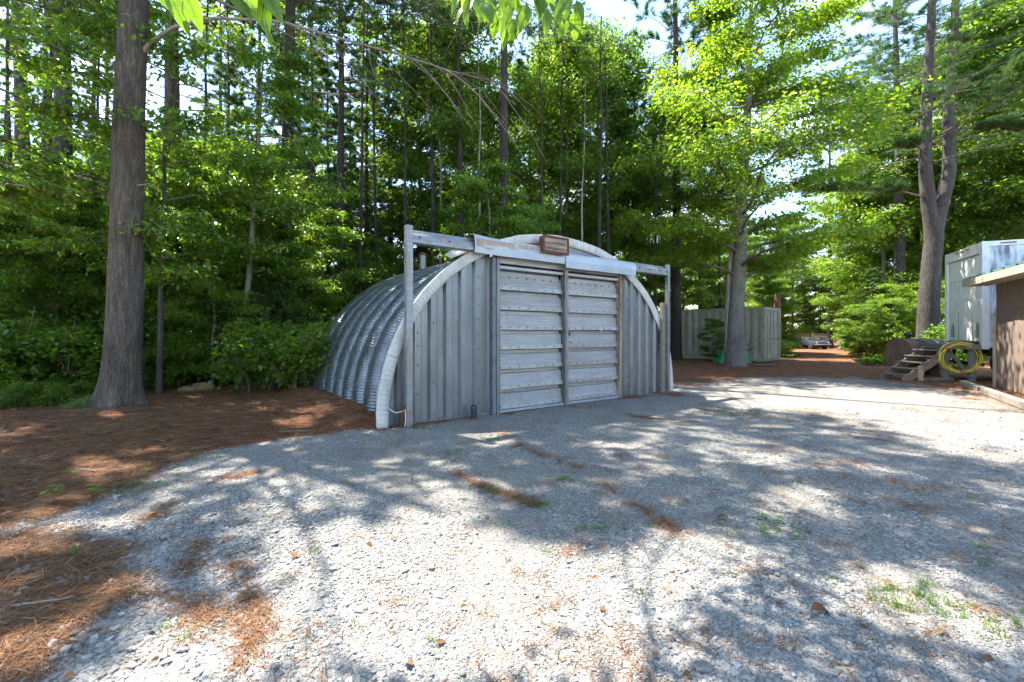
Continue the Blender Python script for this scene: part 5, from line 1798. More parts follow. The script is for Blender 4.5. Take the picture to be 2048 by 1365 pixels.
# ------------------------------------------------------------------ the big pine at the left
def hero_pine():
    bx, by = gxy(240, 818)
    bz = gz(bx, by)
    rng = np.random.default_rng(5)
    H = 15.5
    zs_ = np.array([-.3, 0, .15, .35, .7, 1.2, 2, 3, 4, 5, 6, 7, 8, 9, 10, 12, 14, 15.5])
    path = np.stack([0.034 * zs_ + 0.02 * np.sin(zs_ * .9), 0.02 * np.sin(zs_ * .5), zs_], 1)
    rad = np.interp(zs_, [-.3, 0, .15, .35, .7, 1.2, 2, 3.5, 4.6, 5.2, 6, 8, 10, 13, 15.5], [.44, .405, .37, .34, .315, .30, .288, .27, .254, .27, .25, .235, .19, .10, .04])
    tt = np.linspace(0, 1, 260) ** 1.25
    zf = -.3 + (H + .3) * tt
    P = np.stack([np.interp(zf, zs_, path[:, 0]), np.interp(zf, zs_, path[:, 1]), zf], 1)
    Rr = np.interp(zf, zs_, rad)
    seg = 72
    th = np.linspace(0, 2 * np.pi, seg, endpoint=False)
    TH, ZZ = np.meshgrid(th, zf)
    plates = fbm(np.cos(TH) * 5 + 20 + np.sin(TH) * 1.7, np.sin(TH) * 5 + ZZ * .9, 3, 4) + .6 * np.abs(fbm(TH * 9 / 6.28 * 3, ZZ * 1.6, 8, 3) - .5)
    furrow = np.abs(np.sin(TH * 17 + 2.5 * fbm(ZZ * 1.4, TH * 1.2, 4, 3) * 3)) ** .5
    low = np.exp(-np.maximum(ZZ, 0) / 2.2)
    r = Rr[:, None] * (1 + .05 * (plates - .6)) + .026 * (furrow - .6) * (0.25 + .75 * low) + .16 * np.exp(-np.maximum(ZZ, 0) / .26) * np.maximum(0, np.sin(TH * 5 + 1 + .5 * np.sin(TH * 2)))
    # whorl knots
    for zk in (2.35, 4.15, 5.15, 6.6):
        for q in range(4):
            az = rng.uniform(0, 6.28)
            r += .05 * np.exp(-((ZZ - zk - rng.normal(0, .06)) / .10) ** 2 - ((np.angle(np.exp(1j * (TH - az)))) / .22) ** 2)
    V = P[:, None, :] + np.stack([np.cos(TH) * r, np.sin(TH) * r, np.zeros_like(r)], -1)
    i = np.arange(len(zf) * seg).reshape(len(zf), seg); j = np.roll(i, -1, 1)
    q = np.stack([i[:-1], j[:-1], j[1:], i[1:]], -1).reshape(-1, 4)
    tm = np_mesh('trunk', V.reshape(-1, 3), q, 4, 'pine_bark', None, True)
    tb = Tubes()
    pathc = path[1:]
    PT, D = pine_points(rng, pathc, 8.9, 15.2, 6.0, 11, 8, tb, .33, lambda f: (1 - f) ** .6 * .8 + .25, (0.0, .35), 13, 11, base=np.array([bx, by, bz]))
    keep = ~(lets_sun(PT + np.array([bx, by, bz])) & (rng.random(len(PT)) < .985))
    v, t, rr = tufts(PT[keep], D[keep], rng, 8, .21, .03)
    cm = np_mesh('crown', v, t, 3, 'needle_green', rr)
    # the long bare bough that reaches to the right, and its drooping twigs
    pp = [(262, 132, 9.12), (300, 86, 9.1), (345, 56, 9.0), (420, 36, 8.75), (560, 43, 8.4), (690, 80, 8.2), (810, 113, 8.1), (900, 142, 8.0), (985, 162, 8.0)]
    bough = np.array([(xat(a, d) - bx, d - by, zat(b, d) - bz) for a, b, d in pp])
    tb.add(interp_path(bough, np.linspace(0, 1, 40)), np.interp(np.linspace(0, 1, 40), [0, .12, .3, 1], [.06, .04, .032, .006]), 8)
    for k in range(26):
        t0 = rng.uniform(.35, 1)
        p = interp_path(bough, np.array([t0]))[0]
        c = limb_curve(p, rng.normal(-.1, .6), rng.uniform(.5, 2.2), rng.uniform(-.7, .0), .45, rng, 8, .05)
        tb.add(c, np.linspace(.010, .003, 8), 3)
    # short dead stubs on the trunk
    for z, az, ln in ((3.45, -.1, .42), (4.35, -.3, .3), (5.6, .3, .5), (6.5, 2.6, .8)):
        p = path_at(pathc, z)
        c = limb_curve(p, az, ln + .38, .15, .1, rng, 5, .05)
        tb.add(c, np.linspace(.03, .006, 5), 6)
    tr = make_tree('pine_tree', (bx, by, bz), tm, tb.mesh('branches', 'dead_twig'), cm, 0, 1, 'massive old pine with thick furrowed grey brown trunk on the needle floor', 'tree')
    # moss cushion at the foot
    return bx, by, bz


PBX, PBY, PBZ = hero_pine()
# moss at the foot of the big pine
mr = np.random.default_rng(8)
mp_ = np.stack([xat(195, PBY) + mr.normal(0, .10, 900), PBY - .22 + mr.normal(0, .14, 900), np.zeros(900)], 1)
mp_[:, 2] = PBZ + .02 + np.abs(mr.normal(0, .07, 900))
v, t, r = tufts(mp_, np.tile([0, 0, 1.0], (900, 1)), mr, 6, .035, .008, .6)
o = link(bpy.data.objects.new('moss', np_mesh('moss', v, t, 3, 'grass_green', r))); tag(o, 'green moss cushion at the foot of the big pine', kind='stuff')

# ------------------------------------------------------------------ tall trees whose crowns shade the yard (each its own mesh)
def own_pine(seed, px, Yd, H, lo, R, r0, label, bmat='backlit_bark', nwh=17, per=6, ntw=12, ntf=10, mat='needle_green', ln=.21, wd=.028, lean=(0, 0), dead=14):
    x = xat(px, Yd); z = gz(x, Yd)
    tm, bmh, cm = proto_pine(seed, H, lo, R, r0, nwh, per, mat, bmat, lambda f: (1 - f) ** .6 * .8 + .25, ln, wd, 8, ntw, ntf, (x, Yd, z), True, dead, lean)
    return make_tree('pine_tree', (x, Yd, z), tm, bmh, cm, 0, 1, label)


own_pine(31, 566, 15.0, 24, 11.8, 7.4, .24, 'tall dark pine rising directly behind the two-stemmed sapling left of the hut', ntf=13, ntw=14, lean=(.045, -.05))
own_pine(32, 682, 18.5, 23, 11.0, 5.0, .20, 'straight dark pine trunk behind the left slope of the hut roof')
own_pine(34, 1006, 16.5, 25, 12.6, 6.3, .21, 'stoutest dark trunk right behind the crown of the hut roof', ntf=12)
own_pine(33, 345, 14.8, 23, 10.5, 4.6, .31, 'second thick pine just right of and behind the massive old pine', 'pine_bark')

# ------------------------------------------------------------------ shared tree prototypes
protos_pine = [proto_pine(60, 21, 6.0, 3.7, .21, 22, 6, bmat='backlit_bark', ntw=11, ntf=10, k=9, ln=.20, wd=.016, dead=3),
               proto_pine(61, 19, 2.6, 3.2, .17, 25, 6, 'needle_green', 'backlit_bark', ntw=11, ntf=9, k=9, ln=.17, wd=.016, droop=.14, dead=0),
               proto_pine(62, 23, 11.5, 4.0, .31, 11, 6, ntw=12, ntf=10, k=9, ln=.20, wd=.016, dead=8)]
protos_maple = [proto_broad(70, 15, 2.6, 4.2, .16, 32, 24, 56, .16, 'leaf_maple', 'grey_bark', flat=.45, spread=.30),
                proto_broad(71, 17, 5.2, 3.7, .17, 32, 24, 56, .16, 'leaf_poplar', 'grey_bark', flat=.6, spread=.32),
                proto_broad(72, 12, 1.6, 3.5, .11, 30, 24, 50, .15, 'leaf_maple', 'grey_bark', flat=.4, spread=.30)]
protos_sap = [proto_broad(80, 6.5, .8, 2.1, .055, 24, 18, 34, .13, 'leaf_beech', 'grey_bark', flat=.35, rise=(.1, .6), spread=.2),
              proto_broad(81, 8.5, 1.2, 2.4, .07, 26, 20, 36, .135, 'leaf_beech', 'grey_bark', flat=.35, rise=(.1, .6), spread=.21),
              proto_broad(82, 5.0, .5, 1.9, .045, 22, 18, 34, .12, 'leaf_maple', 'grey_bark', flat=.35, rise=(.0, .5), spread=.2)]
protos_hem = [proto_pine(90, 7.0, .5, 2.1, .07, 28, 7, 'needle_green', 'pine_bark_dark', None, .075, .014, 9, 12, 14, dead=0, droop=.22, rise=(-.1, .2))]


ORD = ('first', 'second', 'third', 'fourth', 'fifth', 'sixth', 'seventh', 'eighth', 'ninth', 'tenth', 'eleventh', 'twelfth', 'thirteenth', 'fourteenth', 'fifteenth', 'sixteenth', 'seventeenth', 'eighteenth', 'nineteenth', 'twentieth', 'twenty-first', 'twenty-second', 'twenty-third', 'twenty-fourth', 'twenty-fifth')


def ranked(items):
    """the same list with each one's rank from the left of the picture"""
    order = sorted(range(len(items)), key=lambda i: items[i][0])
    rk = {i: ORD[k] for k, i in enumerate(order)}
    return [(rk[i],) + tuple(it) for i, it in enumerate(items)]


protos_pole = [proto_broad(95, 15, 11.5, 1.2, .085, 7, 8, 12, .14, 'leaf_poplar', 'backlit_bark', flat=.6, spread=.25, wob=.10),
               proto_broad(96, 14, 10.5, 1.2, .075, 7, 8, 12, .14, 'leaf_poplar', 'pale_bark', flat=.6, spread=.25, wob=.16),
               proto_broad(97, 16, 12.5, 1.3, .14, 7, 8, 12, .14, 'leaf_poplar', 'backlit_bark', flat=.6, spread=.25, wob=.08)]


def place(kind, px, Yd, sc, label, group=None, rz=None, name=None, dz=0.0):
    x = xat(px, Yd); z = gz(x, Yd) + dz
    base = {'p': protos_pine, 'm': protos_maple, 's': protos_sap, 'h': protos_hem, 'q': protos_pole}[kind[0]]
    tm, bmh, cm = base[int(kind[1])]
    nm = {'p': 'pine_tree', 'm': 'broadleaf_tree', 's': 'sapling', 'h': 'hemlock_tree', 'q': 'slender_tree'}[kind[0]]
    if rz is None: rz = (px * 0.37 + Yd * 1.3) % 6.28
    return make_tree(name or nm, (x, Yd, z), tm, bmh, cm, rz, sc, label, 'tree', group)


# left wood: trunks that can be picked out
place('p2', 124, 15.2, 1.08, 'thick grey pine left of the massive old pine, third trunk from the left edge')
place('p2', 48, 16.3, .95, 'pine trunk nearest the upper left corner')
place('q2', 84, 17.6, 1.15, 'dark pine trunk just right of the corner pine at upper left')
place('q2', 182, 18.6, 1.1, 'slim dark pine between the third trunk and the massive old pine')
place('p0', 515, 23, 1.0, 'pine behind the wood edge between the second thick pine and the hut')
CP = 'needled pines in the wood behind the hut roof'
for rk, px, Yd, k, s in ranked(((625, 24, 'p1', 1.05), (735, 23, 'p1', .95), (780, 27, 'p0', 1.0), (838, 30, 'p1', 1.1), (600, 31, 'p0', 1.1), (700, 31, 'p1', 1.0), (890, 33, 'p1', .95), (655, 20, 'p1', .75))):
    place(k, px, Yd, s, rk + ' dark needled pine from the left behind the left half of the hut roof', CP)
place('m1', 866, 24, .98, 'leafy tree with black trunk above the left end of the track beam')
place('m1', 915, 21.5, 1.05, 'tall leafy tree with dark trunk above the bent flashing of the hut')
place('m1', 1060, 27, 1.0, 'leafy tree just right of the stoutest dark trunk behind the hut')
place('m1', 1135, 23, .95, 'leafy tree above the rusty panel of the hut')
place('m1', 1196, 25, 1.05, 'slim straight trunk of the close pair above the hut doors, left one')
place('p0', 1222, 27, .9, 'slim straight trunk of the close pair above the hut doors, right one')
place('m0', 1265, 26, 1.0, 'leafy tree above the right slope of the hut roof')
place('p0', 1352, 24, 1.3, 'dark leaning pine trunk just right of the hut before the container')
CB = 'trees standing behind the hut and container'
for rk, px, Yd, k, s in ranked(((960, 30, 'm1', .9), (1100, 33, 'm1', .85), (1300, 32, 'm0', .9), (1170, 36, 'p1', .8), (1400, 31, 'm0', .95), (1020, 36, 'p1', .8))):
    place(k, px, Yd, s, rk + ' tree from the left deep in the wood behind hut doors and container', CB)

PL = 'slim bare stems standing in the wood'
for rk, px, Yd, k, s in ranked(((28, 14.2, 'q0', 1.0), (92, 15.8, 'q2', 1.0), (205, 16.5, 'q0', 1.0), (405, 16.0, 'q0', 1.05), (448, 17.5, 'q0', 1.1), (618, 17.0, 'q0', 1.0), (720, 18.0, 'q0', 1.05), (752, 19.5, 'q0', 1.1), (812, 18.6, 'q0', 1.0), (868, 19.0, 'q2', 1.0), (884, 20.5, 'q1', 1.0), (922, 18.8, 'q2', 1.1), (958, 19.6, 'q1', 1.1), (1082, 19.2, 'q0', 1.0), (1118, 20.2, 'q0', 1.1), (1162, 20.0, 'q1', .9), (1198, 19.6, 'q2', .95), (1218, 20.4, 'q2', .9), (1310, 22.0, 'q0', 1.0), (1440, 27.0, 'q0', 1.1))):
    place(k, px, Yd, s, rk + ' slim bare straight stem from the left in the wood', PL)

# right side
place('p0', 1660, 36, .95, 'far pine with bare lower trunk behind the parked flatbed trailer')
place('m0', 1585, 44, .8, 'sunlit bright leafy tree right of the container behind the flatbed')
place('m2', 1715, 33, 1.0, 'bright leafy tree behind the grey post at the end of the needle track')
place('h0', 1748, 26, .75, 'young drooping hemlock behind the green ferns')
place('h0', 1640, 41, 1.0, 'dark hemlock at the far end of the needle track')
place('m2', 1765, 30, 1.25, 'bright yellow green tree left of the forked pine')
place('p2', 1800, 28, 1.15, 'pale trunked pine left of the forked pine')
place('p2', 1832, 31, .85, 'thin grey pine between the pale pine and the forked pine')
place('m0', 1905, 30, 1.3, 'leafy tree behind the roof of the white box trailer')
place('m0', 1985, 27, 1.35, 'leafy tree above the white box trailer')
place('m1', 2075, 25, 1.2, 'leafy tree at the upper right corner')
place('m2', 1950, 36, 1.6, 'bright leafy tree far behind the box trailer')
place('p1', 2035, 33, 1.25, 'dark pine behind the box trailer near the right edge')
FB = 'far trees beyond the needle track'
for rk, px, Yd, k, s in ranked(((1540, 42, 'm0', .7), (1610, 52, 'm2', .8), (1690, 50, 'm0', .75), (1760, 44, 'm0', .9), (1850, 42, 'm0', 1.0), (1930, 48, 'm1', 1.0), (2010, 44, 'm0', 1.0), (1480, 46, 'm1', .75), (1430, 40, 'm2', .85), (1540, 30, 'm2', .42), (1720, 40, 'p1', .7))):
    place(k, px, Yd, s, rk + ' distant tree from the left in the sunlit wood beyond container and needle track', FB)
FC = 'distant low trees at the far edge of the wood'
for i in range(44):
    r = random.Random(i)
    Yd = r.uniform(58, 85)
    place(('m0', 'm2', 'm1')[i % 3], -150 + i * 54 + r.uniform(-20, 20), Yd, r.uniform(.62, .85), 'distant low tree on the skyline far behind the wood', FC)

# left understory saplings that make the wood's leafy edge
US = 'saplings forming the leafy wood edge left of the hut'
for rk, px, Yd, k, s in ranked(((-60, 10.5, 's1', 1.0), (30, 11.2, 's0', 1.0), (110, 11.8, 's1', .9), (60, 13.2, 's1', 1.1), (175, 12.6, 's0', 1.05), (270, 13.2, 's1', 1.0), (370, 13.4, 's0', 1.05), (425, 12.4, 's2', .85), (455, 14.6, 's1', 1.05), (535, 14.2, 's0', .95), (590, 14.6, 's2', .9), (545, 16.8, 's1', 1.0), (640, 16.6, 's0', 1.05), (330, 16.2, 's1', 1.15), (210, 15.8, 's1', 1.15), (10, 15.0, 's1', 1.15), (-100, 13.5, 's1', 1.15), (130, 17.5, 's1', 1.2), (-20, 19, 's1', 1.3), (400, 18, 's1', 1.15), (690, 18.2, 's2', 1.1), (480, 19, 's1', 1.1), (760, 20, 's0', 1.0), (830, 21, 's0', .9))):
    place(k, px, Yd, s * (.66 if px < 260 else .85), rk + ' leafy green sapling from the left in the dense wood edge left of the hut', US)
UD = 'tall saplings deep in the wood'
for rk, px, Yd, k, s in ranked(((-80, 22, 's1', 1.35), (40, 23, 's1', 1.3), (150, 22, 's1', 1.25), (235, 24, 's1', 1.4), (320, 22, 's1', 1.3), (395, 25, 's1', 1.4), (470, 23, 's1', 1.3), (560, 21, 's1', 1.15), (610, 27, 's1', 1.4), (700, 25, 's1', 1.2), (770, 29, 's1', 1.4), (850, 27, 's1', 1.1), (940, 26, 's1', 1.1), (1000, 29, 's1', 1.2), (1090, 29, 's1', 1.1))):
    place(k, px, Yd, s, rk + ' tall leafy sapling from the left, deep in the wood behind its edge', UD)
place('s1', 985, 15.9, .85, 'leafy sapling before the stoutest dark trunk behind the hut roof')
place('s0', 1048, 17.2, .95, 'leafy sapling just right of the stoutest dark trunk behind the hut roof')
place('p1', 15, 26, 1.15, 'dark pine far back at the left edge')
place('p1', 215, 27, 1.15, 'dark fine needled pine far behind the massive old pine')
place('p1', 440, 27, 1.2, 'dark pine far back right of the second thick pine')
place('h0', 560, 13.6, .55, 'low dark hemlock with flat fronds beside the left end of the hut')
place('h0', 505, 12.8, .38, 'small hemlock at the foot of the two-stemmed sapling')
UR = 'saplings around the container and far track'
for rk, px, Yd, k, s in ranked(((1548, 27.5, 's2', .45), (1596, 44, 's2', .9), (1545, 31, 's0', .8), (1715, 28, 's2', .6), (1745, 24, 's2', .62), (1790, 24, 's2', .8), (1822, 25, 's2', .75), (1880, 26, 's2', .9), (1690, 34, 's0', .9), (1930, 24, 's2', .9), (1400, 28, 's0', .9), (1450, 29, 's2', .9), (1300, 29, 's0', 1.0), (1370, 33, 's0', 1.0), (1250, 27, 's0', 1.1), (1180, 28, 's0', 1.0), (1120, 26, 's2', 1.1), (1060, 24, 's2', 1.0), (1990, 22, 's2', .9))):
    place(k, px, Yd, s, rk + ' leafy sapling from the left in the undergrowth behind hut doors, container and steps', UR)
place('s2', 1424, 21.8, .42, 'small leafy sapling in front of the container left of the maple trunk')
place('h0', 1500, 22.3, .26, 'small hemlock brushing the container corner right of the maple trunk')

# tree that leans in from beyond the left edge: its sprays hang before the big pine
def own_broad(seed, x, y, H, lo, R, r0, nl, ntw, pt, size, lm, bmt, label, name='broadleaf_tree', **kw):
    z = gz(x, y)
    tm, bmh, cm = proto_broad(seed, H, lo, R, r0, nl, ntw, pt, size, lm, bmt, base=(x, y, z), cull=True, **kw)
    return make_tree(name, (x, y, z), tm, bmh, cm, 0, 1, label)


own_broad(101, -10.1, 8.4, 9.8, 4.0, 3.3, .10, 28, 16, 40, .125, 'leaf_beech', 'grey_bark', 'beech whose leafy sprays hang before the massive old pine at the left edge', flat=.35, rise=(-.1, .4), spread=.16)
own_broad(102, xat(318, 11.0), 11.0, 9.5, 2.4, 3.1, .07, 26, 16, 40, .125, 'leaf_beech', 'pine_bark_dark', 'slender grey sapling standing just right of the massive old pine', 'sapling', flat=.35, rise=(0, .5), spread=.17, lean=(.01, 0), wob=.08)
own_broad(103, xat(478, 12.8), 12.8, 9.5, 3.2, 2.4, .10, 26, 16, 40, .125, 'leaf_beech', 'grey_bark', 'two-stemmed dark sapling leaning right near the left end of the hut', 'sapling', flat=.35, rise=(0, .5), spread=.17, lean=(.09, 0), wob=.04)

# bright maple right of the hut
def hero_maple():
    px, Yd = 1472, 19.5
    x = xat(px, Yd); z = gz(x, Yd)
    rng = np.random.default_rng(44)
    zz = np.array([0, 1, 2, 3, 4, 5, 6, 7, 8.5, 10, 12, 14, 16.5])
    pxs = np.array([1472, 1472, 1473, 1475, 1477, 1480, 1481, 1483, 1488, 1492, 1497, 1500, 1505])
    path = np.stack([(pxs - 1472) / 910 * Yd, .05 * np.sin(zz), zz], 1)
    tb = Tubes()
    prof = lambda f: (1.0 - .5 * f) * (0.6 + .4 * min(1, f * 4))
    P, O = broad_points(rng, path, 3.6, 16.2, 6.0, 50, 24, 62, tb, .24, (.05, .55), prof, .32, .26)
    kp = ~((np.abs(P[:, 0] - .05 * P[:, 2] * .3) < .5) & (P[:, 1] < .2) & (P[:, 2] < 10) & (rng.random(len(P)) < .88))
    P = P[kp]; O = O[kp]
    v, t, r = rand_leaves(P, .16, rng, False, outward=O)
    r = np.clip(r * .9 + .1, 0, 1)
    cm = np_mesh('crown', v, t, 3, 'leaf_maple', r)
    rad = np.interp(zz, [0, 1, 3, 6, 10, 16.5], [.37, .32, .29, .25, .17, .05])
    e = make_tree('maple_tree', (x, Yd, z), trunk_mesh('trunk', path, rad, 'grey_bark', 20, rng, .015, .25), tb.mesh('branches', 'twig'), cm, 0, 1, 'maple with sunlit yellow green crown and grey trunk right of the hut', 'tree')
    T = Tubes()
    c = np.array([(xat(1461, Yd) - x, .25, 0), (xat(1461, Yd) - x, .25, 2.5), (xat(1464, Yd) - x, .2, 4.3), (xat(1473, Yd) - x, .12, 6), (xat(1478, Yd) - x, .1, 8.5)])
    T.add(interp_path(c, np.linspace(0, 1, 24)), np.linspace(.13, .07, 24), 12)
    link(bpy.data.objects.new('second_stem', T.mesh('second_stem', 'pale_bark')), e)


hero_maple()

# forked pine at the right
def forked_pine():
    Yd = 22.0
    x = xat(1855, Yd); z = gz(x, Yd)
    rng = np.random.default_rng(77)

    def pth(pts): return np.array([(xat(a, Yd) - x, 0, zat(b, Yd) - z) for a, b in pts])
    main = pth([(1855, 712), (1856, 660), (1858, 600), (1862, 540), (1868, 470), (1868, 440)])
    left = pth([(1865, 520), (1864, 460), (1856, 400), (1850, 330), (1852, 250), (1856, 150), (1862, 50), (1866, -60), (1868, -200), (1870, -330)])
    right = pth([(1866, 520), (1872, 455), (1885, 400), (1898, 350), (1899, 290), (1896, 230), (1902, 150), (1910, 60), (1912, -60), (1915, -220), (1916, -340)])
    T = Tubes()
    T.add(interp_path(main, np.linspace(0, 1, 40)), np.interp(np.linspace(0, 1, 40), [0, .12, .5, 1], [.60, .46, .40, .33]), 22, rng, .012)
    T.add(interp_path(left, np.linspace(0, 1, 60)), np.interp(np.linspace(0, 1, 60), [0, .1, .3, 1], [.33, .31, .27, .07]), 16, rng, .012)
    T.add(interp_path(right, np.linspace(0, 1, 60)), np.interp(np.linspace(0, 1, 60), [0, .1, .3, 1], [.33, .31, .27, .07]), 16, rng, .012)
    tb = Tubes()
    PT = []; DD = []
    for pt_, lo in ((left, 9.6), (right, 10.2)):
        s = pt_[np.argsort(pt_[:, 2])]
        a, b = pine_points(rng, s, lo, 23, 5.0, 13, 4, tb, .3, lambda f: .95 - .5 * f, (-.05, .4), 15, 13)
        PT.append(a); DD.append(b)
    # a low plume reaching left over the track
    for (a0, b0, a1, b1) in ((1850, 395, 1590, 400), (1850, 250, 1640, 215), (1850, 300, 1700, 330), (1900, 190, 2020, 120), (1900, 260, 2040, 300)):
        q = pth([(a0, b0), ((a0 * .6 + a1 * .4), b0 * .6 + b1 * .4 - 12), (a1, b1)])
        q[:, 1] += np.linspace(0, -1.5, 3)
        c = interp_path(q, np.linspace(0, 1, 9))
        tb.add(c, np.linspace(.06, .01, 9), 5)
        ln = np.linalg.norm(c[-1] - c[0]); az = math.atan2(c[-1, 1] - c[0, 1], c[-1, 0] - c[0, 0])
        for j in range(150):
            t0 = rng.uniform(.25, 1)
            p = interp_path(c, np.array([t0]))[0]
            a2 = az + rng.choice([-1, 1]) * rng.uniform(.3, 1.0)
            tw = limb_curve(p, a2, ln * rng.uniform(.08, .2), rng.uniform(0, .3), .1, rng, 3, .03)
            tb.add(tw, [.008, .006, .004], 3)
            m = 15
            PT.append(interp_path(tw, rng.uniform(.2, 1, m)) + rng.normal(0, .05, (m, 3)))
            DD.append(np.tile([math.cos(a2), math.sin(a2), .4], (m, 1)) + rng.normal(0, .3, (m, 3)))
    PT = np.concatenate(PT); DD = np.concatenate(DD)
    v, t, r = tufts(PT, DD, rng, 9, .19, .012)
    make_tree('pine_tree', (x, Yd, z), T.mesh('trunk', 'pine_bark_dark'), tb.mesh('branches', 'twig'), np_mesh('crown', v, t, 3, 'needle_green', r), 0, 1, 'big pine forking into two stems behind the rusty tank', 'tree')


forked_pine()

# rust coloured snag behind the container, grey post at the end of the track
sx, sy = xat(1554, 26), 26.0
T = Tubes()
c = np.array([(0, 0, -.3), (0, 0, 2), (.02, 0, 3.2), (.05, 0, zat(588, 26) - gz(sx, sy))])
T.add(interp_path(c, np.linspace(0, 1, 14)), np.linspace(.26, .13, 14), 12, np.random.default_rng(2), .07)
o = link(bpy.data.objects.new('tree_snag', T.mesh('tree_snag', 'snag_wood'))); o.location = (sx, sy, gz(sx, sy)); tag(o, 'broken rust brown tree snag showing above the container', 'snag')
sx, sy = xat(1681, 35), 35.0
gp_ = MB(); gp_.box(-.12, .12, -.12, .12, -.2, 2.55); gp_.box(-.13, .13, -.13, .13, 2.552, 2.60)
o = gp_.build('timber_post', 'old_timber'); o.location = (sx, sy, gz(sx, sy)); o.rotation_euler = (0, .02, .3); tag(o, 'upright grey timber post right of the far flatbed trailer', 'post')

# ------------------------------------------------------------------ shrubs, ferns, seedlings
protos_shrub = [proto_shrub(120 + i, 1.5, .75, 7, 2600, .10, m) for i, m in enumerate(('leaf_beech', 'leaf_beech', 'leaf_maple', 'leaf_young'))]


def shrub(px, Yd, sc, k, label, group=None, cat='shrub'):
    x = xat(px, Yd)
    e = empty('shrub', (x, Yd, gz(x, Yd)), (px * .13) % 6.28, label, cat, group)
    e.scale = (sc, sc, sc)
    for nm, me in zip(('stems', 'foliage'), protos_shrub[k]):
        link(bpy.data.objects.new(nm, me), e)
    return e


SG = 'leafy shrubs at the foot of the wood left of the hut'
r_ = random.Random(9)
for rk, px, Yd, sc in ranked(((-40, 9.2, 1.3), (20, 9.9, 1.3), (75, 10.2, 1.4), (135, 10.4, 1.3), (40, 11.6, 1.7), (170, 11.4, 1.5), (285, 11.6, .9), (345, 12.2, 1.1), (380, 12.8, 1.3), (420, 13.3, 1.4), (450, 13.6, 1.2), (300, 13, 1.6), (500, 14.0, 1.3), (530, 13.6, .9), (575, 13.9, 1.0), (600, 14.8, 1.2), (630, 14.9, 1.1), (660, 16, 1.3), (100, 12.8, 1.8), (240, 12.4, 1.6), (-80, 11.0, 1.8), (560, 15.5, 1.7), (480, 16, 1.8), (400, 15.5, 1.8))):
    shrub(px, Yd, sc, r_.choice((0, 0, 1, 1, 2)), rk + ' low leafy shrub from the left at the foot of the left wood', SG)
shrub(590, 10.9, 1.3, 2, 'leafy shrub pressed against the rear left end of the hut')
shrub(556, 11.5, 1.45, 0, 'darker shrub just left of the one pressed against the hut')
GC = 'ground cover sprigs at the left edge below the shrubs'
for rk, px, Yd in ranked(((5, 8.8), (45, 9.0), (85, 9.2), (125, 9.4), (20, 9.5), (160, 9.7), (60, 9.7), (-25, 9.0), (110, 9.9))):
    shrub(px, Yd, r_.uniform(.3, .42), 0, rk + ' low ground cover sprig from the left below the left edge shrubs', GC)
SR = 'bright shrubs along the far needle track and behind the tank'
for rk, px, Yd, sc, k in ranked(((1568, 25.5, .8, 2), (1560, 27.5, .8, 2), (1640, 43, 1.6, 2), (1712, 31, 1.2, 2), (1720, 28, 1.3, 3), (1748, 26, 1.2, 2), (1780, 23.5, 1.1, 3), (1810, 23, 1.2, 2), (1835, 24, 1.5, 2), (1890, 24, 1.6, 2), (1910, 20.5, 1.2, 3), (1935, 21, 1.3, 2), (1420, 24.0, .6, 2), (1430, 25.6, .7, 2), (1400, 27.5, 1.3, 2), (1450, 28.5, 1.3, 2), (1500, 29, 1.5, 2), (1550, 29, 1.6, 2), (1660, 42, 1.8, 2), (1610, 41, 1.8, 2))):
    shrub(px, Yd, sc, k, rk + ' bright shrub from the left behind the container, needle track and tank', SR)


def fern_mesh(seed):
    rng = np.random.default_rng(seed)
    V = []; Tt = []; Rn = []; n = 0
    Ps = []; Ds = []; Ns = []; Ls = []
    for k in range(11):
        az = k * 2.4 + rng.normal(0, .3)
        c = limb_curve(np.array([0, 0, 0.0]), az, rng.uniform(.55, .85), rng.uniform(.9, 1.25), .55, rng, 12, .02)
        for j in range(2, 24):
            t = j / 24
            p = interp_path(c, np.array([t]))[0]
            for s in (-1, 1):
                Ps.append(p); a = az + s * 1.25
                Ds.append((math.cos(a), math.sin(a), -.15)); Ns.append((rng.normal(0, .2), rng.normal(0, .2), 1))
                Ls.append(.17 * math.sin(min(1, t * 1.1 + .12) * math.pi) + .02)
    Ls = np.array(Ls)
    v, t, r = leaf_arrays(np.array(Ps), np.array(Ds), np.array(Ns), Ls, Ls * .0 + .04, rng)
    return np_mesh('fronds', v, t, 3, 'fern_green', r)


ferns = [fern_mesh(140 + i) for i in range(3)]
FG = 'bright green ferns beside the needle track'
for i, (rk, px, Yd, s) in enumerate(ranked(((1728, 20.5, .9), (1745, 19.8, 1.0), (1764, 19.5, 1.1), (1782, 19.8, 1.1), (1755, 21.2, 1.0), (1775, 21.0, 1.2), (1715, 21.5, .8), (1738, 22, .9), (1585, 25, .8), (1576, 24.2, .9), (1596, 26.5, .7), (1795, 20.6, 1.0), (1915, 18.2, .8), (1935, 18.6, .9)))):
    x = xat(px, Yd)
    e = link(bpy.data.objects.new('fern', ferns[i % 3])); e.location = (x, Yd, gz(x, Yd)); e.rotation_euler = (0, 0, i * 1.1); e.scale = (s, s, s)
    tag(e, rk + ' bright green fern clump from the left between container and box trailer', 'fern', FG)


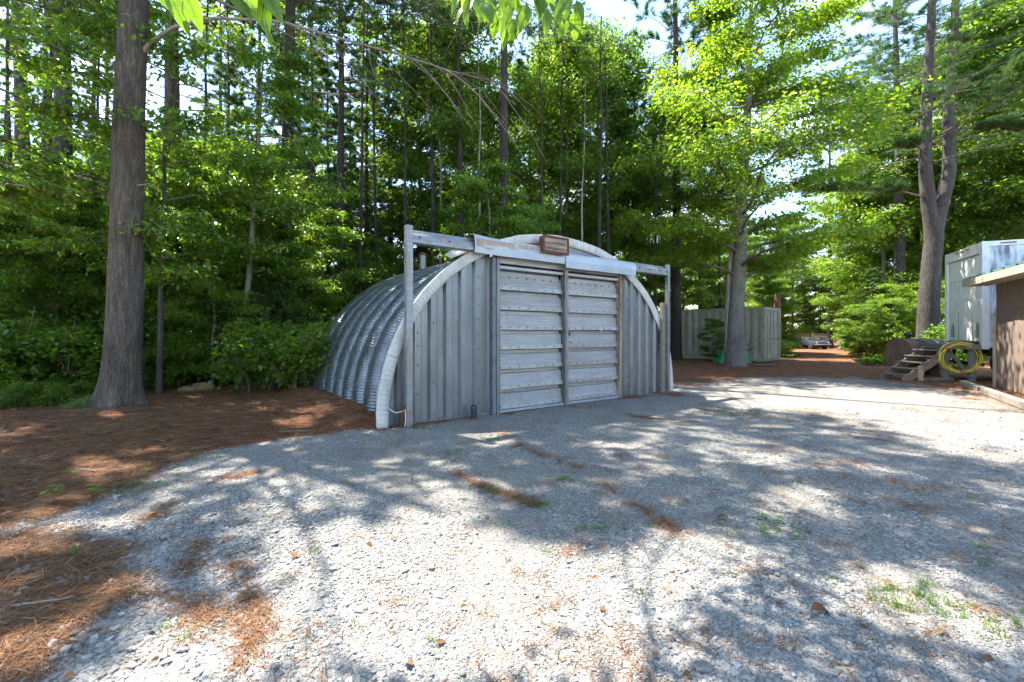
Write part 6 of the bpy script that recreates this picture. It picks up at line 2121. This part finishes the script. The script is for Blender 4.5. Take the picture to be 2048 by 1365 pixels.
def leaf_obj_mesh(seed, ln, wd, mat, n=9, droop=.15, cup=.18):
    """one broad leaf along +x with midrib fold, pointed tip and curved blade"""
    rng = np.random.default_rng(seed)
    t = np.linspace(0, 1, n)
    w_ = (np.sin(np.pi * t ** .85) ** .85) * wd * .5
    w_[-1] = 0.0005; w_[0] = .0012
    bend = rng.normal(0, .03, 1)[0]
    P = np.zeros((n, 5, 3))
    for j, s in enumerate((-1, -.5, 0, .5, 1)):
        P[:, j, 0] = t * ln
        P[:, j, 1] = s * w_ + bend * np.sin(t * 3) * ln
        P[:, j, 2] = -droop * ln * t * t + abs(s) * w_ * cup
    me = grid_mesh('leaf', P, mat, True)
    a = me.attributes.new('rnd', 'FLOAT', 'FACE'); a.data.foreach_set('value', np.full(len(me.polygons), rng.random(), np.float32))
    return me


sl_ = [leaf_obj_mesh(160 + i, .075, .045, 'leaf_young') for i in range(3)]
SEED = [(105, 1010, 1.0, 'bright seedling with four leaves at the gravel edge, lower left'), (190, 1002, .9, 'seedling next to the bright four leaved one on the gravel edge'), (175, 888, .9, 'upright seedling on needles below the big pine, leftmost'), (125, 905, .5, 'tiny seedling on needles below and left of the upright one'), (310, 872, .6, 'tiny seedling on needles right of the big pine foot'),
        (565, 872, .8, 'seedling at the needle edge left of the hut'), (290, 957, .6, 'flat seedling at the border of gravel and needles'), (140, 965, .8, 'low spreading seedling on the needles, lower left'), (45, 945, .5, 'tiny sprout on needles near the left edge'), (655, 838, .5, 'small sprout on needles before the hut side'), (150, 1120, .5, 'lone leaf sprout on the dark mossy patch')]
for i, (px, py, s, lab) in enumerate(SEED):
    x, y = gxy(px, py)
    e = empty('seedling', (x, y, gz(x, y)), i * .9, lab, 'seedling', 'seedlings on the needle floor')
    e.scale = (s * 1.25,) * 3
    MB().tube([(0, 0, 0), (.005, .004, .06), (.002, 0, .13)], [.0025, .002, .0015], 5).build('stem', 'leaf_young', e)
    for k in range(5):
        o = link(bpy.data.objects.new('leaf', sl_[k % 3]), e)
        o.location = (.003, 0, .07 + .014 * k); o.rotation_euler = (0, -.1 - .12 * (k % 2), k * 2.2)

# ------------------------------------------------------------------ ash tree behind the camera: its lowest twigs hang into view
AX, AY = -3.3, 0.7
ash = empty('ash_tree', (AX, AY, 0), 0, 'ash tree whose big backlit lime green leaves hang in at the top', 'tree')
ar = np.random.default_rng(55)
T = Tubes()
tpath = np.array([(0, 0, -.3), (0, 0, 1), (.05, .05, 2.5), (.1, .1, 4), (.15, .2, 6), (.25, .1, 8.5), (.2, .1, 11)])
T.add(interp_path(tpath, np.linspace(0, 1, 30)), np.linspace(.19, .03, 30), 14, ar, .02)
link(bpy.data.objects.new('trunk', T.mesh('trunk', 'grey_bark')), ash)
tb = Tubes()
P, O = broad_points(ar, tpath[1:], 4.6, 10.8, 3.2, 16, 12, 22, tb, .10, (.3, .8), None, .5, .2, None, np.array([AX, AY, 0.]))
P2, O2 = broad_points(ar, tpath[1:], 5.2, 7.6, 7.6, 18, 28, 44, tb, .09, (.25, .5), lambda f: .95, .5, .22, (.45, 1.35), np.array([AX, AY, 0.]))
P = np.concatenate([P, P2]); O = np.concatenate([O, O2])
wp = P + np.array([AX, AY, 0])
keep = ~(lets_sun(wp) & (ar.random(len(P)) < .985))
keep &= ~((wp[:, 1] > .3) & (wp[:, 2] < 1.5 + .80 * wp[:, 1] + .5) & (np.abs(wp[:, 0]) < 1.3 * np.maximum(wp[:, 1], 0)))
v, t, r = rand_leaves(P[keep], .115, ar, False, outward=O[keep])
link(bpy.data.objects.new('crown', np_mesh('crown', v, t, 3, 'leaf_young', r)), ash)
link(bpy.data.objects.new('branches', tb.mesh('branches', 'twig')), ash)
big_leaf = [leaf_obj_mesh(180 + i, .095, .034 + .004 * i, 'leaf_ash', 11, .16 + .06 * i, .25) for i in range(4)]


def hanging_branch(pts, leaf_px, seed, scale):
    """branch from the trunk to the hanging twig, and leaves at the listed pixels (px, py, depth, heading in the picture, size)"""
    off = np.array([AX, AY, 0])
    c = np.array(pts) - off
    T = Tubes(); T.add(interp_path(c, np.linspace(0, 1, 40)), np.linspace(.035, .004, 40), 6)
    bo = link(bpy.data.objects.new('branch', T.mesh('branch', 'twig')), ash)
    rr = np.random.default_rng(seed)
    stalks = MB()
    for k, (px, py, d, ang, s) in enumerate(leaf_px):
        p = Vector((xat(px, d), d, zat(py, d)))
        o = link(bpy.data.objects.new('leaf', big_leaf[k % 4]), bo)
        dirv = Vector((math.cos(ang), rr.normal(0, .35), -math.sin(ang))).normalized()
        nrmv = Vector((rr.normal(0, .5), -1.0, rr.normal(.5, .5)))
        yv = nrmv.cross(dirv).normalized(); zv = dirv.cross(yv)
        M = Matrix((dirv, yv, zv)).transposed().to_4x4()
        M.translation = p - Vector(off)
        o.matrix_local = M @ Matrix.Diagonal((s, s, s, 1))
        q = M.translation
        stalks.tube([q + dirv * .004, q - dirv * .02 + Vector((0, 0, .01)), q - dirv * .035 + Vector((rr.normal(0, .01), 0, .05)), q + Vector((rr.normal(0, .03), rr.normal(0, .02), .13))], [.0009, .001, .0012, .0015], 5)
    if stalks.v: stalks.build('leaf_stalks', 'leaf_young', bo)


rl = random.Random(12)
lst = []
for k in range(44):
    px = rl.uniform(925, 1160); edge = 1 if px > 1000 else .55
    py = rl.uniform(-45, 40) * edge
    lst.append((px, py, rl.uniform(1.65, 1.95), rl.uniform(.9, 2.2), rl.uniform(.75, 1.15)))
for px, py in ((1008, 52), (1020, 10), (990, 30), (1045, 20), (1095, 18), (1120, 5), (1075, 0), (980, 5), (960, 0), (1130, -12)):
    lst.append((px, py, rl.uniform(1.7, 1.9), rl.uniform(1.2, 1.9), rl.uniform(.9, 1.15)))
hanging_branch([(AX + .1, AY + .05, 4.0), (-2.2, 1.2, 4.1), (-1.0, 1.6, 3.6), (-.2, 1.6, 3.0), (.1, 1.8, 2.85), (.25, 1.85, 2.8)], lst, 5, 1)
lst = []
for px, py, an, s in ((330, -30, 1.25, 1.0), (352, -45, 1.1, 1.2), (455, -50, 1.0, 1.25), (480, -45, 1.0, 1.3), (350, -70, .95, 1.2), (505, -55, .95, 1.2), (310, -60, 1.3, .9), (470, -80, 1.2, 1.1), (430, -70, .8, 1.0), (525, 40, 1.3, .35), (535, 60, 1.4, .3)):
    lst.append((px, py, 1.02 + rl.uniform(-.05, .05), an, s * 1.0))
hanging_branch([(AX + .05, AY + .05, 3.2), (-2.4, .75, 3.2), (-1.5, .85, 2.85), (-.8, .9, 2.45), (-.62, 1.02, 2.36), (-.5, 1.05, 2.34)], lst, 6, 1)
